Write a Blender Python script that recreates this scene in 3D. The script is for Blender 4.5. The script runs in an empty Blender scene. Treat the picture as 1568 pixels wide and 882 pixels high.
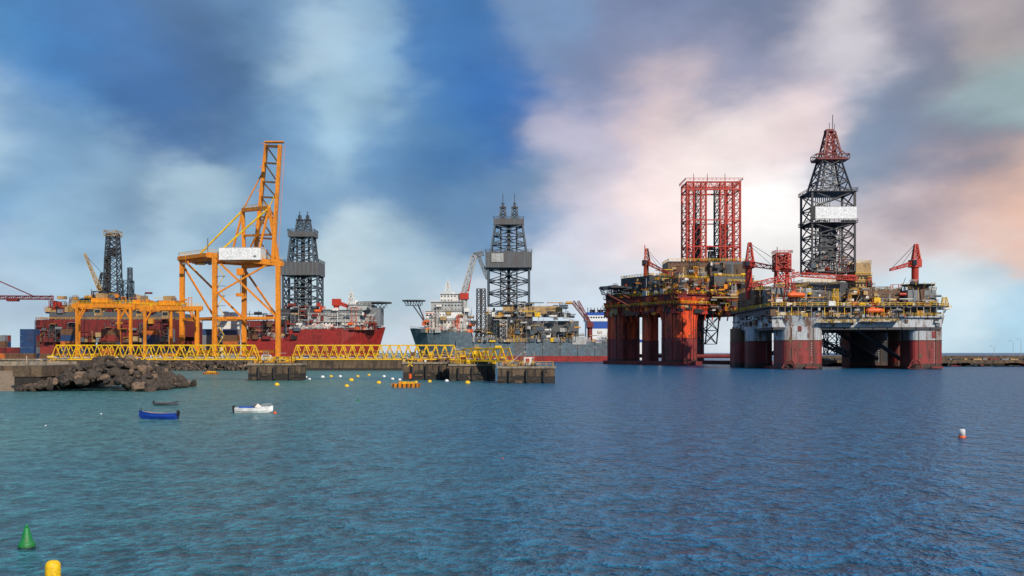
import bpy, math, random, bmesh
from mathutils import Vector, Matrix, noise as mnoise
F=1524.4; H=7.0; HY=540.0; CX=784.0
def PX(px,D): return (px-CX)/F*D
def PZ(py,D): return H+(HY-py)/F*D
scene=bpy.context.scene
scene.view_settings.view_transform='Standard'; scene.view_settings.look='None'; scene.view_settings.exposure=0; scene.view_settings.gamma=1
# ------------------------------------------------------------------ materials
def srgb(c):
    return tuple(((v/255)/12.92 if v/255<=0.04045 else ((v/255+0.055)/1.055)**2.4) for v in c)
def newmat(name):
    m=bpy.data.materials.new(name); m.use_nodes=True
    nt=m.node_tree; b=nt.nodes['Principled BSDF']; return m,nt,b
def paint(name,col,rough=0.55,dirt=(0.09,0.045,0.025),amt=0.45,scale=0.35,streak=0.25,lo=0.47,hi=0.66):
    m,nt,b=newmat(name); N=nt.nodes; L=nt.links
    tc=N.new('ShaderNodeTexCoord'); mp=N.new('ShaderNodeMapping'); mp.inputs['Scale'].default_value=(1,1,streak)
    L.new(tc.outputs['Object'],mp.inputs['Vector'])
    n1=N.new('ShaderNodeTexNoise'); n1.inputs['Scale'].default_value=scale; n1.inputs['Detail'].default_value=6; n1.inputs['Roughness'].default_value=0.72
    L.new(mp.outputs[0],n1.inputs['Vector'])
    r=N.new('ShaderNodeMapRange'); r.inputs[1].default_value=lo; r.inputs[2].default_value=hi; r.inputs[3].default_value=0; r.inputs[4].default_value=amt
    L.new(n1.outputs['Fac'],r.inputs[0])
    mx=N.new('ShaderNodeMixRGB'); mx.inputs[1].default_value=(*col,1); mx.inputs[2].default_value=(*dirt,1)
    L.new(r.outputs[0],mx.inputs[0])
    n2=N.new('ShaderNodeTexNoise'); n2.inputs['Scale'].default_value=scale*5; n2.inputs['Detail'].default_value=2
    L.new(tc.outputs['Object'],n2.inputs['Vector'])
    mr=N.new('ShaderNodeMapRange'); mr.inputs[1].default_value=0.3; mr.inputs[2].default_value=0.7; mr.inputs[3].default_value=0.68; mr.inputs[4].default_value=1.15
    L.new(n2.outputs['Fac'],mr.inputs[0])
    vm=N.new('ShaderNodeVectorMath'); vm.operation='SCALE'
    L.new(mx.outputs[0],vm.inputs[0]); L.new(mr.outputs[0],vm.inputs['Scale'])
    L.new(vm.outputs[0],b.inputs['Base Color'])
    b.inputs['Roughness'].default_value=rough
    return m
MT={}
def mk(k,*a,**kw): MT[k]=paint(k,*a,**kw)
mk('orange_paint',(0.78,0.25,0.004),amt=0.45,scale=0.5)
mk('yellow_paint',(0.82,0.49,0.004),amt=0.4,scale=0.8)
mk('amber_paint',(0.58,0.26,0.02),amt=0.6)
mk('red_paint',(0.52,0.028,0.010),amt=0.5)
mk('bright_red',(0.78,0.075,0.008),amt=0.94,dirt=(0.085,0.014,0.008),scale=0.26,streak=0.10,lo=0.44,hi=0.57)
mk('dark_red',(0.19,0.018,0.014),amt=0.7,dirt=(0.04,0.016,0.013))
mk('antifoul',(0.30,0.030,0.026),amt=0.92,dirt=(0.075,0.028,0.018),scale=0.4,streak=0.12,lo=0.44,hi=0.60)
mk('tide_stain',(0.085,0.035,0.022),amt=0.95,dirt=(0.02,0.016,0.012),scale=0.7,streak=0.3,lo=0.42,hi=0.58)
mk('white_paint',(0.74,0.72,0.68),amt=0.5,dirt=(0.28,0.18,0.10))
mk('clean_white',(0.80,0.80,0.79),amt=0.1,dirt=(0.4,0.38,0.35))
mk('pale_grey',(0.42,0.43,0.42),amt=0.6,dirt=(0.18,0.11,0.06),scale=0.3)
mk('column_grey',(0.44,0.47,0.49),amt=0.95,dirt=(0.15,0.065,0.028),scale=0.40,streak=0.09,lo=0.48,hi=0.60)
mk('deck_grey',(0.50,0.52,0.53),amt=0.85,dirt=(0.17,0.085,0.04),scale=0.6,streak=0.3,lo=0.5,hi=0.64)
mk('grey_paint',(0.19,0.205,0.22),amt=0.4)
mk('band_grey',(0.10,0.105,0.11),amt=0.5)
mk('steel_dark',(0.038,0.043,0.050),amt=0.5)
mk('steel_blue',(0.06,0.09,0.115),amt=0.3)
mk('black',(0.012,0.013,0.015),amt=0.2)
mk('hull_slate',(0.10,0.15,0.185),amt=0.5,scale=0.1)
mk('hull_red',(0.30,0.016,0.012),amt=0.6,scale=0.12,dirt=(0.08,0.012,0.012))
mk('brown_rust',(0.14,0.068,0.032),amt=0.6)
mk('tan_paint',(0.45,0.29,0.12),amt=0.6)
mk('boat_blue',(0.006,0.06,0.42),amt=0.15,scale=2)
mk('blue_paint',(0.01,0.08,0.38),amt=0.2)
mk('green_paint',(0.003,0.22,0.045),amt=0.35,scale=3)
mk('buoy_yellow',(0.90,0.54,0.004),amt=0.15,scale=3)
mk('container_blue',(0.015,0.05,0.14)); mk('container_red',(0.24,0.03,0.02)); mk('container_orange',(0.5,0.13,0.02))
mk('glass_dark',(0.02,0.03,0.04),rough=0.15,amt=0.0)
mk('orange_red',(0.80,0.11,0.006),amt=0.3)
mk('concrete',(0.29,0.24,0.175),amt=0.85,dirt=(0.09,0.065,0.045),scale=0.5,rough=0.9)
mk('concrete_wet',(0.030,0.024,0.019),amt=0.7,dirt=(0.010,0.009,0.008),scale=0.8,rough=0.8)
mk('concrete_brown',(0.15,0.10,0.06),amt=0.9,dirt=(0.03,0.024,0.019),scale=0.6,rough=0.9,lo=0.42,hi=0.62)
mk('quay_ground',(0.24,0.21,0.17),amt=0.4,dirt=(0.1,0.09,0.08),scale=0.1,rough=0.9)
mk('sand',(0.30,0.21,0.13),amt=0.5,dirt=(0.14,0.10,0.07),scale=0.5,rough=0.95)
mk('rock',(0.075,0.054,0.040),amt=0.9,dirt=(0.016,0.014,0.013),scale=0.7,streak=1,rough=0.9)
mk('rock_pale',(0.21,0.135,0.085),amt=0.85,dirt=(0.04,0.03,0.024),scale=0.7,streak=1,rough=0.9)
mk('rubber',(0.02,0.02,0.02),amt=0.1)
# ------------------------------------------------------------------ mesh builder
class Obj:
    def __init__(s,name,origin=(0,0,0),M=None):
        s.name=name; s.o=Vector(origin); s.parts={}; s.M=M or Matrix.Identity(4); s.cur=None
    def part(s,n):
        s.cur=s.parts.setdefault(n,{'v':[],'f':[],'m':[],'mats':[]}); return s
    def add(s,vs,fs,mat):
        if s.cur is None: s.part('body')
        c=s.cur
        if mat not in c['mats']: c['mats'].append(mat)
        mi=c['mats'].index(mat); o=len(c['v'])
        c['v'].extend([s.M@Vector(v) for v in vs])
        for f in fs: c['f'].append([i+o for i in f]); c['m'].append(mi)
    def bx(s,x0,x1,y0,y1,z0,z1,mat):
        v=[(x0,y0,z0),(x1,y0,z0),(x1,y1,z0),(x0,y1,z0),(x0,y0,z1),(x1,y0,z1),(x1,y1,z1),(x0,y1,z1)]
        s.add(v,[(3,2,1,0),(4,5,6,7),(0,1,5,4),(1,2,6,5),(2,3,7,6),(3,0,4,7)],mat)
    def box(s,c,d,mat): s.bx(c[0]-d[0]/2,c[0]+d[0]/2,c[1]-d[1]/2,c[1]+d[1]/2,c[2]-d[2]/2,c[2]+d[2]/2,mat)
    def cyl(s,a,b,r0,r1=None,mat='steel_dark',n=8,ph=0.0,ell=1.0):
        a=Vector(a); b=Vector(b); r1=r0 if r1 is None else r1
        d=b-a
        if d.length<1e-6: return
        d.normalize()
        up=Vector((0,0,1)) if abs(d.z)<0.95 else Vector((0,1,0))
        u=d.cross(up).normalized(); w=u.cross(d)
        v=[];
        for c,r in ((a,r0),(b,r1)):
            for i in range(n):
                t=2*math.pi*i/n+ph; v.append(c+u*(r*math.cos(t))+w*(r*math.sin(t)*ell))
        f=[(i,(i+1)%n,n+(i+1)%n,n+i) for i in range(n)]+[tuple(range(n-1,-1,-1)),tuple(range(n,2*n))]
        s.add(v,f,mat)
    def beam(s,a,b,w,mat,h=None):
        s.cyl(a,b,w*0.7071,None,mat,4,math.pi/4,ell=(h/w if h else 1.0))
    def prism(s,poly,z0,z1,mat,poly2=None):
        n=len(poly); poly2=poly2 or poly
        v=[(x,y,z0) for x,y in poly]+[(x,y,z1) for x,y in poly2]
        f=[(i,(i+1)%n,n+(i+1)%n,n+i) for i in range(n)]+[tuple(range(n-1,-1,-1)),tuple(range(n,2*n))]
        s.add(v,f,mat)
    def rcol(s,cx,cy,hx,hy,r,z0,z1,mat,k=1.0):
        def P(q):
            p=[]
            for (sx,sy,a0) in ((1,1,0),(-1,1,90),(-1,-1,180),(1,-1,270)):
                for j in range(5):
                    t=math.radians(a0+j*22.5)
                    p.append((cx+q*(sx*(hx-r)+r*math.cos(t)),cy+q*(sy*(hy-r)+r*math.sin(t))))
            return p
        s.prism(P(1),z0,z1,mat,P(k))
    def lattice(s,cx,cy,lv,leg,br,mat,bays=1,x=True):
        L=[]
        for i in range(len(lv)-1):
            for j in range(bays):
                t=j/bays; L.append(tuple(lv[i][k]*(1-t)+lv[i+1][k]*t for k in range(3)))
        L.append(lv[-1])
        def C(l): z,hx,hy=l; return [(cx-hx,cy-hy,z),(cx+hx,cy-hy,z),(cx+hx,cy+hy,z),(cx-hx,cy+hy,z)]
        for i in range(len(L)):
            c=C(L[i])
            for k in range(4): s.beam(c[k],c[(k+1)%4],br,mat)
            if i+1<len(L):
                d=C(L[i+1])
                for k in range(4):
                    s.beam(c[k],d[k],leg,mat)
                    s.beam(c[k],d[(k+1)%4],br,mat)
                    if x: s.beam(c[(k+1)%4],d[k],br,mat)
    def truss(s,a,b,w,h,n,ch,br,mat,w1=None,h1=None):
        a=Vector(a);b=Vector(b);d=(b-a).normalized()
        up=Vector((0,0,1)) if abs(d.z)<0.95 else Vector((0,1,0))
        u=d.cross(up).normalized(); v=u.cross(d); w1=w1 or w; h1=h1 or h
        R=[]
        for i in range(n+1):
            t=i/n; c=a.lerp(b,t); W=w*(1-t)+w1*t; Hh=h*(1-t)+h1*t
            R.append([c+u*W/2-v*Hh/2,c+u*W/2+v*Hh/2,c-u*W/2+v*Hh/2,c-u*W/2-v*Hh/2])
        for i in range(n+1):
            for k in range(4):
                s.beam(R[i][k],R[i][(k+1)%4],br,mat)
                if i<n:
                    s.beam(R[i][k],R[i+1][k],ch,mat)
                    if (i+k)%2: s.beam(R[i][k],R[i+1][(k+1)%4],br,mat)
                    else: s.beam(R[i][(k+1)%4],R[i+1][k],br,mat)
    def rail(s,pts,h,mat,w=0.12,step=3.0):
        for a,b in zip(pts[:-1],pts[1:]):
            a=Vector(a);b=Vector(b); n=max(1,int((b-a).length/step)); U=Vector((0,0,h))
            s.beam(a+U,b+U,w,mat); s.beam(a+U*0.5,b+U*0.5,w*0.8,mat)
            for i in range(n+1):
                p=a.lerp(b,i/n); s.beam(p,p+U,w,mat)
    def railbox(s,x0,x1,y0,y1,z,h,mat,w=0.12,step=3.0):
        s.rail([(x0,y0,z),(x1,y0,z),(x1,y1,z),(x0,y1,z),(x0,y0,z)],h,mat,w,step)
    def clutter(s,seed,x0,x1,y0,y1,z0,z1,n,mats,u=3.0):
        R=random.Random(seed)
        for i in range(n):
            m=R.choice(mats); x=R.uniform(x0,x1); y=R.uniform(y0,y1); t=R.random()
            zt=z0+(z1-z0)*(R.random()**1.7)
            if t<0.30:
                w=R.uniform(.4,1.6)*u; d=R.uniform(.4,1.4)*u; h=R.uniform(.3,1.1)*u
                zb=z0 if R.random()<.5 else max(z0,zt-h)
                s.box((x,y,zb+h/2),(w,d,h),m)
                if R.random()<.5: s.railbox(x-w/2,x+w/2,y-d/2,y+d/2,zb+h,u*.35,R.choice(mats),u*.045,u*.6)
            elif t<0.48:
                s.beam((x,y,z0),(x,y,zt+u*.6),u*R.uniform(.05,.14),m)
            elif t<0.62:
                l=R.uniform(1,4)*u; r=u*R.uniform(.05,.12)
                s.cyl((x,y,zt),(min(x+l,x1),y,zt),r,r,m,6)
            elif t<0.70:
                l=R.uniform(1,3)*u; s.beam((x,y,z0),(min(x+l,x1),y,zt),u*.08,m)
            elif t<0.86:
                w=R.uniform(.6,1.6)*u; d=R.uniform(.5,1.2)*u
                s.lattice(x,y,[(z0,w/2,d/2),(max(zt,z0+u),w/2,d/2)],u*.08,u*.05,m,bays=max(1,int((zt-z0)/u)),x=R.random()<.4)
                if R.random()<.6: s.box((x,y,max(zt,z0+u)+u*.05),(w*1.2,d*1.2,u*.1),R.choice(mats))
            elif t<0.93:
                r=R.uniform(.25,.6)*u
                s.cyl((x,y,z0),(x,y,z0+u*R.uniform(.6,1.6)),r,r,m,10)
            else:
                r=R.uniform(.2,.45)*u; s.cyl((x,y,zt),(x+u*1.5,y,zt),r,r,m,10)
    def finish(s,smooth=False):
        names=list(s.parts); single=len(names)==1; root=None
        if not single:
            root=bpy.data.objects.new(s.name,None); root.location=s.o; scene.collection.objects.link(root)
            root.empty_display_size=1
        for n in names:
            c=s.parts[n]; me=bpy.data.meshes.new(s.name+'_'+n)
            me.from_pydata([tuple(v-s.o) for v in c['v']],[],c['f'])
            for m in c['mats']: me.materials.append(MT[m])
            me.polygons.foreach_set('material_index',c['m'])
            if smooth: me.polygons.foreach_set('use_smooth',[True]*len(me.polygons))
            me.update()
            ob=bpy.data.objects.new(s.name if single else n,me); scene.collection.objects.link(ob)
            if single: ob.location=s.o; root=ob
            else: ob.parent=root
        return root
def place(x,y,z=0,rz=0): return Matrix.Translation((x,y,z))@Matrix.Rotation(rz,4,'Z')

# ------------------------------------------------------------------ world sky
def build_sky(sunvec,el,rot):
    w=bpy.data.worlds.new("World"); scene.world=w; w.use_nodes=True; w.name='sky'
    try: w.cycles.sampling_method='MANUAL'; w.cycles.sample_map_resolution=256
    except Exception: pass
    nt=w.node_tree; N=nt.nodes; L=nt.links; bg=N['Background']; bg.inputs['Strength'].default_value=0.1
    sk=N.new('ShaderNodeTexSky'); sk.sky_type='NISHITA'; sk.sun_disc=False; sk.sun_elevation=el; sk.sun_rotation=rot
    tc=N.new('ShaderNodeTexCoord')
    nrm=N.new('ShaderNodeVectorMath'); nrm.operation='NORMALIZE'; L.new(tc.outputs['Generated'],nrm.inputs[0])
    def V(op,a,b=None,sc=None,c=None):
        n=N.new('ShaderNodeVectorMath'); n.operation=op
        for i,q in enumerate((a,b,c)):
            if q is None: continue
            if hasattr(q,'links'): L.new(q,n.inputs[i])
            else: n.inputs[i].default_value=q
        if sc is not None:
            if hasattr(sc,'links'): L.new(sc,n.inputs['Scale'])
            else: n.inputs['Scale'].default_value=sc
        return n.outputs['Value'] if op in('DOT_PRODUCT','LENGTH') else n.outputs[0]
    def Mt(op,a,b=None):
        n=N.new('ShaderNodeMath'); n.operation=op
        for i,q in enumerate((a,b)):
            if q is None: continue
            if hasattr(q,'links'): L.new(q,n.inputs[i])
            else: n.inputs[i].default_value=q
        return n.outputs[0]
    d=nrm.outputs[0]
    sp=N.new('ShaderNodeSeparateXYZ'); L.new(d,sp.inputs[0])
    az=Mt('ARCTAN2',sp.outputs[0],sp.outputs[1]); el_=Mt('ARCSINE',sp.outputs[2])
    cb=N.new('ShaderNodeCombineXYZ'); L.new(az,cb.inputs[0]); L.new(el_,cb.inputs[1])
    mp=N.new('ShaderNodeMapping'); mp.inputs['Rotation'].default_value=(0,0,math.radians(-35)); mp.inputs['Scale'].default_value=(0.7,1.35,1)
    L.new(cb.outputs[0],mp.inputs[0])
    def noise(sc,det,ro,vec,seed=0):
        n=N.new('ShaderNodeTexNoise'); n.inputs['Scale'].default_value=sc; n.inputs['Detail'].default_value=det; n.inputs['Roughness'].default_value=ro
        L.new(V('ADD',vec,(seed,seed*.7,seed*.3)),n.inputs['Vector']); return n
    n1=noise(6.0,2,0.5,mp.outputs[0],3.1); n2=noise(16,4,0.5,mp.outputs[0],7.7)
    w1=V('SCALE',V('SUBTRACT',n1.outputs['Color'],(0.5,0.5,0.5)),None,0.09)
    w2=V('SCALE',V('SUBTRACT',n2.outputs['Color'],(0.5,0.5,0.5)),None,0.095)
    rr=0.040
    pos=V('MULTIPLY',V('ADD',V('ADD',cb.outputs[0],w1),w2),(1/rr,1/rr,0))
    p2=V('DOT_PRODUCT',pos,pos)
    sp2=N.new('ShaderNodeSeparateXYZ'); L.new(pos,sp2.inputs[0])
    cq=N.new('ShaderNodeCombineXYZ'); L.new(sp2.outputs[0],cq.inputs[0]); L.new(sp2.outputs[1],cq.inputs[1]); L.new(p2,cq.inputs[2]); q=cq.outputs[0]
    blobs=[(0,40,80,135,185),(60,120,58,126,192),(150,50,76,120,175),(260,40,88,120,160),(380,30,105,143,182),(470,70,180,208,226),(560,90,146,184,214),
    (680,60,70,122,182),(750,150,54,108,176),(690,200,76,128,182),(850,30,122,150,188),(1000,40,138,148,180),(1150,20,104,120,150),(1290,60,218,212,218),(1400,40,132,134,156),
    (1530,40,188,174,172),(1545,140,158,184,188),(1400,150,118,128,150),(1200,100,168,166,186),(1090,110,150,154,182),(1000,170,228,206,206),(900,230,192,188,208),
    (1100,230,248,234,230),(1190,190,238,218,218),(1340,230,124,144,170),(1500,240,104,110,132),(1420,280,130,136,158),(1450,335,222,190,184),(1560,320,230,190,172),(1330,350,220,206,208),
    (1200,330,250,247,245),(1450,430,212,228,236),(1550,500,168,205,226),(1350,480,196,222,236),(1200,450,228,236,243),(1000,330,244,224,222),(900,330,208,202,214),(900,430,202,216,230),
    (800,290,108,144,182),(700,330,102,140,180),(610,250,96,142,188),(640,410,174,202,220),(545,190,168,202,222),(540,420,202,222,232),(450,320,124,162,196),
    (350,180,66,104,150),(220,180,62,106,162),(100,220,96,144,190),(300,300,180,208,224),(370,360,110,148,182),(180,345,82,118,158),(50,290,116,162,202),(100,400,160,194,216),
    (250,420,180,208,226),(20,430,170,190,212),(0,520,188,212,228),(400,470,200,218,232),(700,500,210,220,232),(15,190,186,212,228),(130,300,164,198,220),(1000,500,212,224,234),
    (430,200,118,158,195),(1560,-60,130,130,150),(1000,-80,110,125,160),(500,-80,110,145,185),(50,-80,70,116,170),(300,110,74,108,152),(930,110,126,138,174)]
    acc=None; ws=None
    for i,(px,py,r,g,b) in enumerate(blobs):
        a=math.atan((px-CX)/F)/rr; e=math.atan((HY-py)/F*math.cos(a*rr))/rr
        wt=Mt('EXPONENT',Mt('SUBTRACT',V('DOT_PRODUCT',q,(2*a,2*e,-1)),a*a+e*e))
        c=tuple(srgb((r,g,b)))
        acc=V('SCALE',c,None,wt) if acc is None else V('MULTIPLY_ADD',c,wt,c=acc)
        ws=wt if ws is None else Mt('ADD',ws,wt)
    acc=V('ADD',acc,tuple(v*0.0015 for v in srgb((115,146,185)))); ws=Mt('ADD',ws,0.0015)
    col=V('SCALE',acc,None,Mt('DIVIDE',1.0,ws))
    n3=noise(9,6,0.55,mp.outputs[0],1.3)
    mr=N.new('ShaderNodeMapRange'); L.new(n3.outputs['Fac'],mr.inputs[0]); mr.inputs[1].default_value=0.3; mr.inputs[2].default_value=0.7; mr.inputs[3].default_value=8.6; mr.inputs[4].default_value=11.8
    col=V('SCALE',col,None,mr.outputs[0])
    mx=N.new('ShaderNodeMixRGB'); mx.inputs[0].default_value=0.95; L.new(sk.outputs[0],mx.inputs[1]); L.new(col,mx.inputs[2])
    L.new(mx.outputs[0],bg.inputs[0])
EL=math.radians(33); AZ=math.radians(150)
sv=Vector((math.sin(AZ)*math.cos(EL),math.cos(AZ)*math.cos(EL),math.sin(EL)))
build_sky(sv,EL,AZ)
sl=bpy.data.lights.new('sun','SUN'); sl.energy=4.3; sl.angle=math.radians(0.5); sl.color=(1.0,0.91,0.79)
so=bpy.data.objects.new('sun',sl); so.rotation_euler=(-sv).to_track_quat('-Z','Y').to_euler(); so.location=(100,-100,150); scene.collection.objects.link(so)
# ------------------------------------------------------------------ camera
cd=bpy.data.cameras.new('camera'); cd.lens=35; cd.sensor_width=36; cd.shift_y=(HY-441)/1568; cd.clip_end=60000; cd.clip_start=0.5
co=bpy.data.objects.new('camera',cd); co.location=(0,0,H); co.rotation_euler=(math.pi/2,0,0); scene.collection.objects.link(co); scene.camera=co
# ------------------------------------------------------------------ water
def water():
    m,nt,b=newmat('sea_water'); N=nt.nodes; L=nt.links
    tc=N.new('ShaderNodeTexCoord')
    def nz(sx,sy,sc,det,ro=0.55,rot=0):
        mp=N.new('ShaderNodeMapping'); mp.inputs['Scale'].default_value=(sx,sy,1); mp.inputs['Rotation'].default_value=(0,0,rot); L.new(tc.outputs['Object'],mp.inputs[0])
        n=N.new('ShaderNodeTexNoise'); n.inputs['Scale'].default_value=sc; n.inputs['Detail'].default_value=det; n.inputs['Roughness'].default_value=ro; L.new(mp.outputs[0],n.inputs[0]); return n.outputs['Fac']
    a=nz(0.8,0.7,2.1,3,0.6,0.25); c=nz(0.75,0.6,0.65,4,0.62,-0.15)
    ad=N.new('ShaderNodeMath'); ad.operation='MULTIPLY_ADD'; L.new(c,ad.inputs[0]); ad.inputs[1].default_value=2.0; L.new(a,ad.inputs[2])
    bp=N.new('ShaderNodeBump'); bp.inputs['Strength'].default_value=1.0; bp.inputs['Distance'].default_value=0.75; L.new(ad.outputs[0],bp.inputs['Height'])
    sp=N.new('ShaderNodeSeparateXYZ'); L.new(tc.outputs['Object'],sp.inputs[0])
    big=nz(1,1,0.02,3)
    mr=N.new('ShaderNodeMapRange'); L.new(sp.outputs[0],mr.inputs[0]); mr.inputs[1].default_value=-45; mr.inputs[2].default_value=35
    ad2=N.new('ShaderNodeMath'); ad2.operation='MULTIPLY_ADD'; L.new(big,ad2.inputs[0]); ad2.inputs[1].default_value=0.6; L.new(mr.outputs[0],ad2.inputs[2])
    cr=N.new('ShaderNodeValToRGB'); e=cr.color_ramp.elements; e[0].position=0.28; e[0].color=(0.085,0.215,0.195,1); e[1].position=1.0; e[1].color=(0.014,0.115,0.235,1)
    md=cr.color_ramp.elements.new(0.62); md.color=(0.045,0.175,0.215,1)
    L.new(ad2.outputs[0],cr.inputs[0])
    mix=N.new('ShaderNodeMath'); mix.operation='MULTIPLY_ADD'; L.new(c,mix.inputs[0]); mix.inputs[1].default_value=0.8; L.new(a,mix.inputs[2])
    m2=N.new('ShaderNodeMapRange'); L.new(mix.outputs[0],m2.inputs[0]); m2.inputs[1].default_value=0.70; m2.inputs[2].default_value=1.1; m2.inputs[3].default_value=0.35; m2.inputs[4].default_value=1.45  # painted ripple shading: base colour darker in wave troughs, lighter on crests
    vs=N.new('ShaderNodeVectorMath'); vs.operation='SCALE'; L.new(cr.outputs[0],vs.inputs[0]); L.new(m2.outputs[0],vs.inputs['Scale'])
    L.new(vs.outputs[0],b.inputs['Base Color']); b.inputs['Roughness'].default_value=0.28; b.inputs['IOR'].default_value=1.33; b.inputs['Specular IOR Level'].default_value=0.32
    L.new(bp.outputs[0],b.inputs['Normal'])
    MT['water']=m
    o=Obj('sea_water'); 
    S=30000; o.add([(-S,-200,0),(S,-200,0),(S,S,0),(-S,S,0)],[(0,1,2,3)],'water'); o.finish()
water()
# ------------------------------------------------------------------ ground / quay
o=Obj('quay_ground',(-200,400,0))
xe=PX(617,395)
o.prism([(-900,392),(xe,392),(xe,440),(-75,470),(-900,470)],-3,4.0,'concrete_brown')
o.add([(-900,392.3,4.01),(xe-.3,392.3,4.01),(xe-.3,440,4.01),(-75,469,4.01),(-900,469,4.01)],[(0,1,2,3,4)],'quay_ground')
o.bx(-900,xe,391.6,393,4.02,4.6,'concrete')
o.bx(-900,xe,391.5,391.9,-1,0.9,'concrete_wet')
o.finish()
def rocks(name,seed,fn,n,rmin,rmax,mats,origin):
    R=random.Random(seed); o=Obj(name,origin); o.part('boulders')
    bm=bmesh.new(); bmesh.ops.create_icosphere(bm,subdivisions=2,radius=1); base=[v.co.copy() for v in bm.verts]; fs=[[v.index for v in f.verts] for f in bm.faces]; bm.free()
    for i in range(n):
        x,y,z=fn(R); r=rmin+(rmax-rmin)*R.random()**2; q=Vector((R.random()*99,R.random()*99,0))
        sc=Vector((R.uniform(.7,1.4),R.uniform(.7,1.3),R.uniform(.5,.95)))*r; rot=Matrix.Rotation(R.uniform(0,6.3),3,Vector((R.uniform(-1,1),R.uniform(-1,1),1)).normalized())
        vs=[]
        pl=[(Vector((R.gauss(0,1),R.gauss(0,1),R.gauss(0,1))).normalized(),R.uniform(.45,.85)) for _ in range(8)]
        for v in base:
            p=v*(1+0.15*mnoise.noise(v*1.7+q))
            for nn,dd in pl:
                k=p.dot(nn)-dd
                if k>0: p=p-nn*k
            p=rot@Vector((p.x*sc.x,p.y*sc.y,p.z*sc.z)); vs.append((x+p.x,y+p.y,z+p.z))
        o.add(vs,fs,R.choice(mats))
    return o
def mound(R):
    while 1:
        px=R.uniform(70,264); y=R.uniform(179,206)
        t=(y-179)/27
        top=5.8*min(1,max(0.1,(px-60)/80))*min(1,max(0.06,(274-px)/75))*math.sin(math.pi*min(1,t*0.75+0.12))
        z=top*R.uniform(.75,1.0)-0.1
        return PX(px,190),y,z
o=rocks('rock_breakwater',4,mound,950,0.35,1.35,['rock','rock','rock','rock','rock_pale'],(PX(165,190),190,0)); o.finish()
def rip(R):
    t=R.random(); x=PX(R.uniform(130,385),385); return x,392-6.5*t,4.2*(1-t)+R.uniform(-.3,.3)
o=rocks('riprap_slope',9,rip,700,0.5,1.2,['rock','rock','rock_pale','rock'],(PX(250,385),385,0)); o.finish()
o=Obj('concrete_pier',(PX(40,190),195,0))
x0,x1=PX(22,182),PX(62,182)
o.bx(x0,x1,182,215,-2,2.6,'concrete_wet'); o.bx(x0-.2,x1+.2,181.8,215,2.6,4.6,'concrete_brown')
o.bx(x1+.2,PX(100,190),196,215,-2,3.9,'concrete_brown')
o.bx(PX(-200,190),x0-.2,205,260,-2,4.3,'concrete_brown')
o.bx(PX(-200,190),PX(62,190),205.5,206,4.3,5.2,'concrete'); o.rail([(x0,183,4.6),(x1,183,4.6)],1.0,'grey_paint',0.06,1)
o.clutter(90,PX(5,200),PX(70,200),206.5,212,4.35,6.4,30,['white_paint','concrete','tan_paint','grey_paint','yellow_paint'],.8)
o.finish()
o=Obj('beach_sand',(PX(-20,190),190,0))
v=[(PX(-300,178),176,-.2),(PX(18,178),180,-.2),(PX(25,178),190,1.2),(PX(22,178),205,3.2),(PX(-300,178),205,3.4)]
o.add(v,[(0,1,2,3,4)],'sand'); o.finish()
# right breakwater
o=Obj('breakwater_wall',(PX(1400,520),520,0))
o.bx(PX(1250,520),900,500,534,-2,1.6,'concrete_wet'); o.bx(PX(1250,520),900,512,534,1.6,3.2,'concrete_brown'); o.bx(PX(1250,520),900,530,533,3.2,5.4,'concrete_brown')
R=random.Random(5)
for i in range(60):
    x=R.uniform(PX(1250,520),PX(1568,520)); o.box((x,499.6,.5+R.random()),(R.uniform(1,8),.6,R.uniform(.5,1.5)),R.choice(['black','rubber','concrete_brown','dark_red','concrete_wet']))
    x=R.uniform(PX(1250,520),PX(1568,520)); o.box((x,R.uniform(514,528),3.5),(R.uniform(1,5),2,R.uniform(.5,1.6)),R.choice(['black','rubber','tan_paint','dark_red','grey_paint']))
o.finish()
for px,h in ((1521,14),(1550,20),(1562,22)):
    o=Obj('street_lamp',(PX(px,532),531,4)); x=PX(px,532)
    o.cyl((x,531,4),(x,531,4+h*.45),0.16,0.09,'pale_grey',6); o.beam((x,531,4+h*.45),(x-1.6,531,4.4+h*.45),.12,'pale_grey'); o.box((x-1.8,531,4.35+h*.45),(.9,.4,.2),'grey_paint'); o.finish()
# ------------------------------------------------------------------ dolphins (mooring blocks)
def block(px0,px1,D,dep,top,name='mooring_dolphin',extra=True,seed=0):
    x0,x1=PX(px0,D),PX(px1,D); o=Obj(name,((x0+x1)/2,D+dep/2,0))
    zm=top*0.42
    o.bx(x0,x1,D,D+dep,-3,zm,'concrete_wet'); o.bx(x0+.05,x1-.05,D+.05,D+dep,zm,top-.5,'concrete_brown'); o.bx(x0-.2,x1+.2,D-.2,D+dep+.2,top-.5,top,'concrete')
    R=random.Random(seed)
    for i in range(5): 
        x=x0+(x1-x0)*(i+.2+R.random()*.6)/5
        o.bx(x-.1,x+.1,D-.06,D+.02,0,top-.55,'concrete_wet')
    for i in range(14):
        x=R.uniform(x0+.5,x1-.5); z=R.uniform(.2,top*.5); o.box((x,D-.02,z),(R.uniform(.3,1.6),R.uniform(.1,.4),R.uniform(.2,.8)),R.choice(['concrete_wet','concrete_brown','rock']))
    for i in range(3):
        x=R.uniform(x0+1,x1-1); o.cyl((x,D+1,top),(x,D+1,top+.5),.25,.2,'black',10); o.cyl((x,D+1,top+.5),(x,D+1,top+.65),.4,.4,'black',10)
    for i in range(3):
        x=x0+(x1-x0)*(.2+.3*i); o.cyl((x,D-.35,0.3),(x,D-.35,top-.9),.3,.3,'rubber',8)
    o.finish(); return x0,x1
block(380,460,250,7,4.3,seed=1); block(617,688,256,8,4.6,seed=2); block(688,758,246,8,4.2,seed=3); block(762,850,227,8,3.9,seed=4)
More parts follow.
